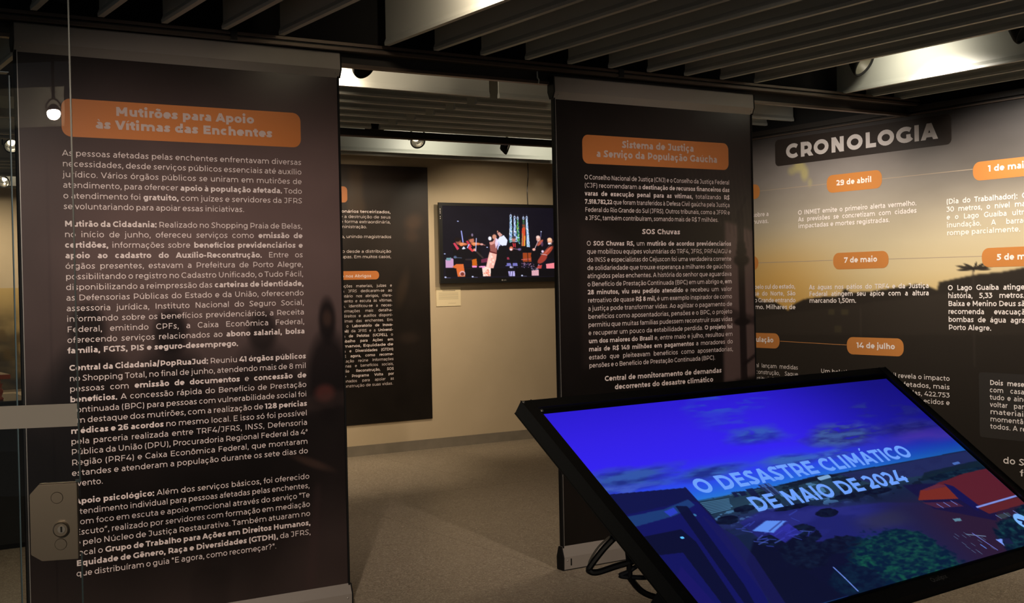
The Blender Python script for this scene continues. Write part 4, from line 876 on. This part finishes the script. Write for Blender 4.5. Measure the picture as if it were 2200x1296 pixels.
# ------------------------------------------------------------------ touch screen on its tilted stand
az, tilt, rl = 0.113, 0.6426, -0.0051
uu = Vector((math.cos(az), math.sin(az), 0)); nn = Vector((-math.sin(az), math.cos(az), 0))
ww = nn*math.cos(tilt)+Vector((0, 0, 1))*math.sin(tilt)
eu = uu*math.cos(rl)+ww*math.sin(rl); ew = ww*math.cos(rl)-uu*math.sin(rl); en = eu.cross(ew)
TLs = Vector((1.4127, 2.068, 1.2396)); SW, SH = 1.21, 0.5846
def S(a, b, n=0.0): return TLs+eu*a-ew*b+en*n          # metres from the picture's top left corner, b downwards
def touch_picture(nx=900, ny=440):
    cv = Canvas(nx, ny); U, V = cv.X, cv.Y; asp = SH/SW
    sky = [np.interp(V, [0, .15, .30, .40, .46, .5], c) for c in ([44, 50, 52, 46, 38, 40], [28, 32, 36, 62, 96, 120], [208, 226, 240, 236, 222, 214])]
    cv.c[...] = np.stack(sky, -1)
    right = sstep(.45, 1.0, U); cv.c *= (1-.42*right*(1-.5*sstep(.3, .5, V)))[..., None]; cv.c[..., 0] *= (1-.2*sstep(.5, .9, U))
    # clouds
    n1 = vnoise(ny+1, nx+1, 16, 8, 31, 5); n2 = vnoise(ny+1, nx+1, 46, 20, 32, 5)
    def cloud(cx, cy, rx, ry, a=.8, col=(66, 112, 190), sh=(32, 42, 118), thr=.42):
        d = np.sqrt(((U-cx)/rx)**2+((V-cy)/ry)**2)+(n1-.5)*1.1; m = np.clip((1-d)*1.7, 0, 1)*sstep(thr-.07, thr+.07, n1*.5+n2*.5)*.95
        lit_ = np.clip((cy-V)/ry*.45+.45+(n2-.45)*3.2, 0, 1)[..., None]
        cc = np.array(sh)*(1-lit_)+np.array(col)*lit_; mm = (m*a)[..., None]; cv.c = cv.c*(1-mm)+cc*mm
    cloud(.44, .04, .14, .07, .55, (44, 92, 190), (40, 50, 190)); cloud(.40, .13, .10, .09, .4, (50, 90, 190), (40, 50, 190))
    cloud(.455, .242, .13, .055, .9, (52, 92, 176), (36, 44, 160), .36); cloud(.67, .30, .13, .075, .95, (62, 92, 150), (36, 44, 110), .34); cloud(.90, .31, .13, .06, .7, (52, 60, 120), (26, 28, 90), .36)
    cloud(.82, .17, .05, .05, .6, (40, 60, 130), (28, 30, 110)); cloud(.96, .20, .07, .06, .5, (34, 44, 110), (24, 26, 90)); cloud(.08, .35, .16, .055, .95, (50, 88, 160), (30, 46, 120), .30); cloud(.25, .375, .15, .045, .95, (52, 94, 170), (30, 46, 126), .30)
    cloud(.46, .385, .11, .04, .95, (56, 100, 176), (34, 52, 130), .30); cloud(.60, .385, .08, .03, .7); cloud(.03, .40, .10, .04, .7, (70, 96, 190), (40, 60, 170))
    m = sstep(.30, .37, V)*sstep(.44, .38, V)*sstep(.6, .9, U)*.45*n1*1.6; cv.put(np.clip(m, 0, 1), (104, 58, 160))
    # land
    hz = [(0, .50), (.145, .50), (.20, .502), (.235, .498), (.262, .492), (.275, .486), (.30, .492), (.33, .486), (.379, .494), (.43, .488), (.47, .482), (.50, .479), (.545, .485), (.60, .484), (.70, .487), (.868, .487), (1, .485), (1, 1), (0, 1)]
    cv.poly(hz, (22, 34, 66)); land = sstep(.49, .50, V)
    n3 = vnoise(ny+1, nx+1, 40, 34, 41, 3); n4 = vnoise(ny+1, nx+1, 14, 12, 42, 4)
    g = np.stack([22+n4*26, 40+n4*40, 60+n4*40], -1); fade = (sstep(.64, .55, V)*.8)[..., None]*land[..., None]; cv.c = cv.c*(1-fade)+g*fade
    spec_ = (n3 > .66)*sstep(.64, .6, V)*land*sstep(.72, .5, U)*.65; cv.put(spec_, (84, 140, 190)); cv.put((n3 < .36)*land*sstep(.66, .62, V)*.6, (12, 18, 36))
    cv.poly([(.56, .492), (1, .490), (1, .56), (.80, .575), (.62, .56)], (34, 40, 92), .85, 3); cv.poly([(.38, .49), (.54, .484), (.56, .497), (.43, .508)], (16, 22, 42), .8, 1)
    cv.poly([(.80, .56), (1, .55), (1, .60), (.76, .60)], (14, 30, 44), .8, 2); cv.line([(.50, .496), (.53, .492)], .008, (150, 200, 250), .8, asp); cv.line([(.915, .545), (.935, .543)], .006, (80, 120, 200), .8, asp)
    for a, b, c_, d in ((.262, .486, .272, .51), (.30, .482, .318, .53), (.277, .49, .293, .51)): cv.poly([(a, b), (c_, b), (c_, d), (a, d)], (20, 26, 64), .9)
    for k in range(4): cv.poly([(.337+k*.008, .474), (.343+k*.008, .474), (.349+k*.008, .532), (.343+k*.008, .534)], (62, 84, 144) if k % 2 else (36, 46, 96), .95)
    # long terrace building
    cv.poly([(.172, .503), (.247, .508), (.229, .556), (.177, .565)], (20, 40, 66), .95)
    for k in range(8): cv.line([(.175+.0005*k, .508+.0072*k), (.244-.0022*k, .511+.0062*k)], .0016, (84, 132, 168), .85, asp)
    # river and flooded field
    cv.poly([(.22, .62), (.30, .585), (.40, .60), (.47, .64), (.60, .66), (.70, .70), (.78, .80), (.75, 1), (.3, 1), (.24, .75)], (32, 34, 112), .85, 6)
    wd = sstep(.50, .66, U)*sstep(.60, .72, V); cv.put(wd*.85, (34, 30, 62)); cv.put(np.clip(sstep(.62, .76, U)*sstep(.66, .78, V)*.8, 0, 1), (46, 26, 50))
    cv.put(sstep(.05, .3, n1-.45)*sstep(.56, .62, V)*sstep(.62, .5, U)*.35, (54, 56, 150))
    cv.put(sstep(.44, .54, U)*sstep(.66, .58, U)*sstep(.68, .73, V)*sstep(.80, .75, V)*.7, (46, 46, 70))
    cv.poly([(.22, .70), (.30, .69), (.33, .76), (.45, .79), (.50, .84), (.47, 1), (.14, 1), (.15, .8)], (13, 16, 44), .95, 5)
    # tower block bottom left
    cv.poly([(0, .404), (.171, .431), (.174, .60), (.160, .80), (.13, 1), (0, 1)], (20, 22, 92), 1, 1); cv.poly([(0, .404), (.171, .431), (.17, .50), (.156, .49), (0, .50)], (18, 22, 74), 1)
    cv.poly([(0, .509), (.09, .505), (.156, .482), (.16, .512), (.10, .540), (0, .555)], (30, 62, 118), .9); cv.poly([(.085, .515), (.112, .505), (.112, .530), (.09, .54)], (44, 62, 200), .9)
    cv.poly([(0, .60), (.09, .60), (.098, .66), (.070, 1), (.045, 1), (.055, .69), (0, .68)], (13, 16, 48), .95, 1); cv.poly([(.118, .50), (.142, .51), (.120, .86), (.10, 1), (.085, 1)], (13, 16, 50), .9, 1)
    cv.poly([(.155, .56), (.19, .68), (.19, .76), (.165, 1), (.14, 1)], (26, 26, 88), .75, 2); cv.poly([(.0, .78), (.03, .74), (.04, 1), (0, 1)], (28, 22, 100), .7, 2); cv.ell(.078, .633, .004, .005, (90, 190, 255), 1); cv.ell(.142, .553, .003, .006, (60, 120, 170), .9); cv.line([(.171, .431), (.174, .60)], .004, (20, 20, 70), .9, asp)
    # trees
    def tree(cx, cy, rx, ry, c1, c2, seed):
        nn_ = vnoise(ny+1, nx+1, 90, 80, seed, 4); d = np.sqrt(((U-cx)/rx)**2+((V-cy)/ry)**2)+(nn_-.5)*.35
        m_ = np.clip((1-d)*9, 0, 1); t_ = np.clip((nn_-.35)*2.4, 0, 1)[..., None]; cc = np.array(c1)*(1-t_)+np.array(c2)*t_; mm = m_[..., None]; cv.c = cv.c*(1-mm)+cc*mm
    for q_, (cx, cy, rx, ry) in enumerate(((.437, .655, .03, .022), (.37, .60, .05, .012), (.53, .60, .06, .012), (.62, .605, .045, .014), (.345, .72, .035, .045), (.30, .80, .06, .07), (.25, .72, .03, .025), (.20, .60, .03, .02), (.26, .565, .03, .015), (.40, .80, .06, .04))): tree(cx, cy, rx, ry, (12, 16, 42), (18, 30, 56), 70+q_)
    tree(.50, 1.0, .155, .225, (8, 28, 56), (20, 80, 66), 51); tree(.55, .88, .09, .095, (8, 30, 56), (22, 76, 66), 52); tree(.90, .97, .10, .115, (8, 22, 46), (20, 62, 70), 53); tree(.985, .93, .06, .12, (8, 22, 46), (22, 60, 66), 54); tree(.36, .955, .07, .075, (10, 20, 48), (14, 36, 60), 55); tree(.90, .60, .11, .022, (10, 22, 44), (20, 46, 66), 56)
    # houses with the pale roof
    for k in range(34):
        r_ = random.Random(k); a, b = r_.uniform(.20, .35), r_.uniform(.63, .74); cv.line([(a, b), (a+r_.uniform(.01, .035), b+r_.uniform(-.02, .02))], .0018, r_.choice([(52, 66, 170), (70, 90, 190), (30, 32, 100)]), .7, asp)
    cv.poly([(.262, .69), (.325, .665), (.335, .71), (.28, .74)], (52, 52, 176), .7, 2)
    cv.poly([(.232, .664), (.282, .634), (.326, .652), (.274, .690)], (92, 140, 238)); cv.line([(.268, .680), (.315, .650)], .0022, (52, 70, 150), .9, asp)
    # red roofs
    cv.poly([(.70, .60), (.76, .612), (.84, .64), (.90, .80), (.86, .86), (.72, .74)], (22, 18, 62), .8, 3)
    cv.poly([(.735, .642), (.828, .65), (.826, .722), (.701, .686)], (116, 42, 36)); cv.poly([(.74, .642), (.80, .628), (.832, .634), (.828, .650), (.75, .648)], (96, 40, 58)); cv.poly([(.80, .624), (.845, .618), (.90, .605), (1, .60), (1, .765), (.842, .772), (.838, .66)], (88, 30, 44)); cv.poly([(.822, .632), (.842, .655), (.856, .775), (.835, .80), (.818, .72)], (20, 20, 78), .95)
    cv.poly([(.845, .782), (1, .775), (1, .815), (.86, .822)], (92, 34, 42)); cv.line([(.845, .778), (1, .768)], .004, (130, 150, 230), .95, asp); cv.poly([(.705, .70), (.80, .73), (.81, .76), (.73, .74)], (70, 34, 60), .9)
    for a in (.742, .765, .790): cv.line([(a, .722), (a+.006, .745)], .0022, (110, 130, 210), .9, asp)
    for a in (.875, .905, .94): cv.line([(a, .835), (a+.005, .855)], .0022, (110, 130, 210), .9, asp)
    cv.poly([(.875, .835), (.92, .835), (.92, .855), (.88, .858)], (60, 84, 84), .6)
    # small lights in the flooded yard
    cv.poly([(.742, .804), (.765, .808), (.762, .822), (.741, .819)], (90, 130, 150)); cv.line([(.335, .881), (.338, .93), (.34, .99)], .003, (110, 140, 230), .9, asp); cv.line([(.735, .885), (.782, .915)], .002, (120, 150, 180), .8, asp); cv.line([(.755, .888), (.775, .985)], .002, (120, 130, 230), .9, asp); cv.line([(.745, .945), (.749, .965)], .003, (90, 130, 220), .9, asp)
    for k in range(16):
        r_ = random.Random(90+k); a, b = r_.uniform(.69, .77), r_.uniform(.86, .98); cv.line([(a, b), (a+.003, b+.015)], .0018, (80, 100, 130), .8, asp)
    cv.poly([(.800, .940), (.822, .944), (.812, .958), (.806, .978)], (120, 150, 240)); cv.poly([(.822, .944), (.842, .95), (.838, .98), (.812, .97)], (24, 30, 66)); 
    # round button with an arrow
    cv.ell(.935, .893, .022, .043, (122, 180, 250), 1, .08); cv.line([(.926, .880), (.937, .893), (.926, .906)], .005, (18, 24, 60), 1, asp)
    # colours above already include the blue cast of the steep viewing angle
    return cv.out()
TS = empty('touch_screen_kiosk', (2.03, 1.98, 0), 'large tilted touch screen kiosk with blue picture and black frame in the foreground', 'touch screen')
def quadprism(name, pts_top, depth, m, parent):
    v = [tuple(p) for p in pts_top]+[tuple(p-en*depth) for p in pts_top]
    return v
def frame_bar(name, a0, b0, a1, b1, n0, n1, m, parent, bev=.0015):
    bm = bmesh.new(); r = bmesh.ops.create_cube(bm, size=1.0)
    for v_ in r['verts']:
        a = a0+(v_.co.x+.5)*(a1-a0); b = b0+(v_.co.y+.5)*(b1-b0); n = n0+(v_.co.z+.5)*(n1-n0); v_.co = S(a, b, n)
    if bev: bmesh.ops.bevel(bm, geom=list(bm.edges), offset=bev, segments=2, affect='EDGES')
    return link_bm(name, bm, m, parent)
L0, L1, Tp, Bt = -.003, SW+.006, -.017, SH+.012
O0, O1, OT, OB, NT, NB = -.029, SW+.034, -.037, SH+.037, .006, -.026
frame_bar('frame_bar', O0, OT, L0, OB, NB, NT, M_blackframe, TS)
frame_bar('frame_bar', L1, OT, O1, OB, NB, NT, M_blackframe, TS)
frame_bar('frame_bar', L0, OT, L1, Tp, NB, NT, M_blackframe, TS)
frame_bar('frame_bar', L0, Bt, L1, OB, NB, NT, M_blackframe, TS)
for a_, b_ in ((O0+.012, OT+.012),): lathe('frame_rivet', [(0, .0035), (.003, .002), (.0035, 0)], M_silver, TS, 8, Matrix.Translation(S(O0+.003, OT+.003, NT)) @ en.to_track_quat('Z', 'Y').to_matrix().to_4x4())
frame_bar('glass_plate', L0, Tp, L1, Bt, -.010, -.002, M_blackpl, TS, 0)
frame_bar('back_housing', .05, .03, SW-.05, SH-.03, -.060, -.026, M_blackpl, TS)
ts = grid_print('picture', S(0, 0, 0), eu*SW, -ew*SH, 900, 440, touch_picture(), M_screen, TS)
frs = lambda u, v, off: tuple(S(u, -v, off))
def slet(txt, u0, u1, vb, cap): return lettering('lettering', [(-vb*SH, u0*SW, u1*SW, txt)], cap, .165, frs, M_text_blue, ts, .0008, wbold=.165, step=0.0)
slet('O DESASTRE CLIMÁTICO', .190, .820, .470, .041)
slet('DE MAIO DE 2024', .278, .732, .591, .041)
lettering('maker_lettering', [(-(SH+.026), .518*SW, .566*SW, 'Qualipix')], .0105, .09, lambda u, v, off: tuple(S(u, -v, .0063+off)), mat('grey_badge', (0.75, 0.70, 0.62), 0.4), TS, .0003)
for a, b in ((.012, -.012),): lathe('corner_screw', [(0, .003), (.003, .002), (.004, 0)], M_silver, TS, 8, Matrix.Translation(S(a, b, -.001)) @ en.to_track_quat('Z', 'Y').to_matrix().to_4x4())
# stand under the screen
cS = S(SW/2, SH*.45, -.075)
box('column', (cS.x-.09, cS.y-.03, .02), (cS.x+.09, cS.y+.07, cS.z-.03), M_blackframe, TS, .004)
box('floor_plate', (cS.x-.32, cS.y-.22, 0), (cS.x+.32, cS.y+.28, .02), M_blackframe, TS, .004)
frame_bar('mounting_plate', SW/2-.2, SH*.25, SW/2+.2, SH*.7, -.11, -.075, M_blackframe, TS)
frame_bar('cable_box', .02, .43, .12, .58, -.105, -.026, M_blackpl, TS, .003)
adopt(TS)

# ------------------------------------------------------------------ track lamps
M_lens = mat('dull_lamp_glass', (0.10, 0.095, 0.07), 0.5)
def lamp(loc, d, label, glow=True, sc=1.0):
    d = Vector(d).normalized(); q = d.to_track_quat('Z', 'Y').to_matrix().to_4x4(); W_ = Matrix.Translation(loc) @ q @ Matrix.Scale(sc, 4)
    t = empty('track_spotlight', loc, label, 'spotlight', 'track spotlights between the ceiling baffles')
    lathe('housing', [(.0, -.055), (.030, -.055), (.040, -.045), (.060, -.006), (.0625, .004), (.0625, .012), (.056, .012), (.054, .002)], M_cap, t, 30, W_)
    lathe('reflector', [(.054, .004), (.044, -.018), (.028, -.034), (.012, -.040)], M_refl if glow else M_lens, t, 24, W_)
    lathe('bulb', [(.0, -.014), (.009, -.018), (.013, -.028), (.012, -.040), (0, -.042)], M_bulb if glow else M_lens, t, 14, W_)
    side = d.cross(Vector((0, 0, 1))).normalized(); top = Vector(loc)+Vector((0, 0, .115*sc))
    a = Vector(loc)+side*.070*sc; b = Vector(loc)-side*.070*sc
    tube('yoke', [a-d*.01, a+Vector((0, 0, .05*sc)), a*.75+b*.25+Vector((0, 0, .10*sc)), top, b*.75+a*.25+Vector((0, 0, .10*sc)), b+Vector((0, 0, .05*sc)), b-d*.01], .006, M_blackpl, t, 6)
    tube('stem', [top, Vector((loc[0], loc[1], 3.24))], .010, M_blackpl, t, 8)
    adopt(t); return t
lamp((2.94, 5.90, 2.690), (.25, -.70, -.55), 'dark ring spotlight hanging just right of the left panel top, against the bright lit baffle', False, 1.15)
lamp((4.857, 8.80, 2.700), (-.15, -.72, -.45), 'bright round spotlight facing forward under the rear rail, left of the pair', True)
lamp((5.735, 8.82, 2.690), (.75, -.60, -.35), 'small tilted spotlight under the rear rail near the second panel, right of the pair', True)
lamp((5.68, 4.91, 2.765), (.20, -.70, -.55), 'black ring spotlight in front of the brightly lit cream baffle, above the mural', False, 1.3)
lamp((5.66, 3.84, 2.765), (.20, -.70, -.55), 'black ring spotlight cut by the right frame edge, above the mural', False, 1.3)
lamp((2.05, 10.35, 2.700), (-.1, -.75, -.5), 'glowing spotlight high in the gap left of the left panel, upper of two', True)
lamp((2.47, 12.92, 2.640), (-.3, -.6, -.5), 'glowing spotlight far back in the gap left of the left panel, lower of two', True)
lamp((2.47, 4.85, 2.86), (.35, -.6, -.6), 'dark spotlight in the ceiling gap at the top, left of the overexposed baffle', False)

lamp((-1.71, -1.69, 2.68), (.12, .2, -1), 'glowing spotlight behind the viewer, seen only as a dot mirrored in the glass door', True, .65)
# ------------------------------------------------------------------ glass door in the foreground
def at(P, d): return Vector(P)
dd = Vector((math.cos(math.radians(-20)), math.sin(math.radians(-20)), 0)); dn = Vector((-dd.y, dd.x, 0))   # towards the free edge / away from camera
E0 = Vector((0.7265, 2.988, 0))
def G(a, n, z): p = E0+dd*a+dn*n; return (p.x, p.y, z)
def gbox(name, a0, a1, n0, n1, z0, z1, m, parent, bev=0):
    bm = bmesh.new(); r = bmesh.ops.create_cube(bm, size=1.0)
    for v_ in r['verts']:
        v_.co = G(a0+(v_.co.x+.5)*(a1-a0), n0+(v_.co.y+.5)*(n1-n0), z0+(v_.co.z+.5)*(z1-z0))
    if bev: bmesh.ops.bevel(bm, geom=list(bm.edges), offset=bev, segments=2, affect='EDGES')
    return link_bm(name, bm, m, parent)
GD = empty('glass_door', tuple(E0), 'open frameless glass door in the left foreground with frosted band and steel lock plate', 'glass door')
mesh_obj('glass_pane', [G(-.86, 0, .012), G(-.001, 0, .012), G(-.001, 0, 2.40), G(-.86, 0, 2.40)], [(0, 1, 2, 3)], M_glass, GD)
gbox('polished_edge', -.0035, 0, -.004, .004, 1.068, 2.40, M_gedge, GD); gbox('polished_edge', -.0035, 0, -.004, .004, .012, .895, M_gedge, GD)
gbox('polished_edge', -.012, 0, -.004, .004, 1.062, 1.068, M_gedge, GD)
mesh_obj('frosted_band', [G(-.86, -.0055, 1.194), G(-.004, -.0055, 1.194), G(-.004, -.0055, 1.2475), G(-.86, -.0055, 1.2475)], [(0, 1, 2, 3)], M_film, GD)
zb, zt = .884, 1.062
pl = [(-.112, zt-.022), (-.092, zt), (-.008, zt), (-.008, zb), (-.088, zb), (-.112, zb+.016)]
for n0, n1, nm in ((-.018, -.006, 'lock_plate'), (.006, .016, 'lock_plate')):
    bm = bmesh.new(); A_ = [bm.verts.new(G(a, n0, z)) for a, z in pl]; B_ = [bm.verts.new(G(a, n1, z)) for a, z in pl]; k = len(pl)
    bm.faces.new(A_); bm.faces.new(B_[::-1])
    for i in range(k): bm.faces.new([A_[i], B_[i], B_[(i+1) % k], A_[(i+1) % k]])
    bmesh.ops.bevel(bm, geom=list(bm.edges), offset=.0012, segments=2, affect='EDGES')
    o = link_bm(nm, bm, M_chrome, GD)
    if n0 < 0: LP = o
rot = Matrix((dd, Vector((0, 0, 1)), -dn)).transposed().to_4x4()
def disc(name, a, z, prof, m, par): return lathe(name, prof, m, par, 28, Matrix.Translation(G(a, -.018, z)) @ rot, smooth=False)
disc('cover_cap', -.052, 1.030, [(0, .0016), (.0125, .0016), (.0138, .0), (.0138, -.001)], M_chrome, LP)
disc('cover_cap', -.046, .921, [(0, .0016), (.0125, .0016), (.0138, .0), (.0138, -.001)], M_chrome, LP)
cy = disc('lock_cylinder', -.044, .957, [(0, .014), (.015, .014), (.0175, .012), (.0185, -.001)], M_chrome, LP)
disc('cylinder_core', -.042, .958, [(0, .0165), (.0085, .0165), (.009, .013)], M_silver, LP)
gbox('keyhole', -.0440, -.0400, -.0352, -.0340, .952, .965, M_blackpl, LP)
adopt(GD)
# second leaf further back
G2 = empty('glass_leaf', (0.918, 4.66, 0), 'far glass door leaf seen only as a thin bright edge left of the left panel', 'glass door')
mesh_obj('glass_pane', [(0.05, 4.90, .012), (.917, 4.66, .012), (.917, 4.66, 2.29), (.905, 4.663, 2.302), (0.05, 4.90, 2.302)], [(0, 1, 2, 3, 4)], M_glass, G2)
box('polished_edge', (.9165, 4.655, .012), (.9205, 4.665, 2.29), M_gedge, G2)
box('top_edge', (.80, 4.655, 2.300), (.917, 4.700, 2.303), M_gedge, G2)
adopt(G2)

# ------------------------------------------------------------------ far left of the back room
PH = empty('wall_photo', (2.3, 14.19, .7), 'sepia townscape photograph on the far wall behind the gap left of the left panel', 'photograph')
def photo(nx=90, ny=60):
    cv = Canvas(nx, ny, 0, 1, 0, 1); b = np.interp(cv.Y, [0, .3, .5, 1], [190, 160, 110, 70]); n = vnoise(ny+1, nx+1, 8, 6, 61, 4)
    b = b+(n-.5)*150*sstep(.12, .4, cv.Y); cv.c[...] = b[..., None]*np.array([1, .86, .56])
    rs = random.Random(3)
    for k in range(22):
        a, c_ = rs.uniform(0, .95), rs.uniform(.25, .75); cv.poly([(a, c_), (a+rs.uniform(.03, .08), c_), (a+.06, c_+.12), (a, c_+.12)], rs.choice([(60, 48, 26), (176, 150, 96), (90, 72, 40)]), .7)
    return cv.out()
box('photo_board', (1.4, 14.182, .5), (3.2, 14.198, 1.60), M_blackpl, PH)
grid_print('photo_sheet', (1.4, 14.181, 1.60), (1.8, 0, 0), (0, 0, -1.1), 90, 60, photo(), M_poster, PH); adopt(PH)
PB = empty('black_plinth', (.9, 8.0, 0), 'black plinth on the floor beyond the glass door, left of the left panel', 'plinth')
box('plinth_body', (.35, 7.77, .03), (1.62, 8.35, .872), M_black, PB, .004); box('plinth_top', (.34, 7.76, .872), (1.63, 8.36, .884), M_blackpl, PB, .002); box('plinth_foot', (.38, 7.80, 0), (1.59, 8.32, .03), M_black, PB); adopt(PB)
RT = empty('red_wooden_stand', (1.2, 8.05, .884), 'red varnished wooden stand on top of the black plinth', 'stand')
box('stand_top', (.75, 7.80, 1.012), (1.505, 8.30, 1.040), M_red, RT, .004); box('apron', (.80, 7.84, .985), (1.455, 8.26, 1.012), M_red, RT, .002)
for a, b in ((.80, 7.84), (1.415, 7.84), (.80, 8.22), (1.415, 8.22)): lathe('leg', [(.0, 0), (.026, 0), (.030, .012), (.018, .022), (.026, .045), (.030, .06), (.018, .075), (.024, .09), (.028, .101), (0, .101)], M_red, RT, 14, Matrix.Translation((a+.03, b+.02, .884)))
box('paper_sheet', (.95, 7.86, 1.040), (1.30, 8.15, 1.042), M_paper, RT); adopt(RT)

# ------------------------------------------------------------------ loose cables under the touch screen
def cp(P): O_ = Vector((0, 0, 1.5)); return O_+(Vector(P)-O_)*(CD_/3.25)
CD_ = 2.46
loops = [([(2.010, 2.560, .862), (1.991, 2.573, .838), (1.963, 2.59, .806), (1.931, 2.61, .758), (1.931, 2.61, .746), (1.948, 2.599, .744), (1.988, 2.574, .758), (2.03, 2.546, .772), (2.075, 2.522, .79)], .0068, 'black cable looping out furthest left under the touch screen'),
 ([(2.0, 2.568, .865), (1.984, 2.577, .845), (1.952, 2.598, .811), (1.930, 2.611, .772), (1.932, 2.61, .753), (1.950, 2.60, .742)], .0022, 'thin pale wire beside the furthest left cable loop under the touch screen'),
 ([(2.005, 2.562, .84), (2.013, 2.558, .815), (2.016, 2.555, .793), (2.018, 2.554, .76), (2.018, 2.554, .733), (2.022, 2.551, .721), (2.042, 2.537, .692), (2.07, 2.519, .676), (2.098, 2.501, .674), (2.15, 2.48, .69)], .0066, 'black cable hanging lowest in a long curve under the touch screen'),
 ([(2.070, 2.53, .79), (2.041, 2.539, .764), (2.015, 2.555, .744), (1.996, 2.567, .733), (2.029, 2.546, .728), (2.064, 2.523, .728), (2.11, 2.502, .735)], .0050, 'short blue-black cable with a sharp bend under the touch screen')]
M_wire = mat('grey_wire', (0.16, 0.15, 0.13), 0.35)
M_bcable = mat('blue_black_cable', (0.02, 0.025, 0.035), 0.3)
for i, (P_, r_, lb) in enumerate(loops):
    o = tube('cable', catmull([cp(p) for p in P_], 7), r_, (M_cable, M_wire, M_cable, M_bcable)[i], TS, 8)
    o['label'] = lb
adopt(TS)
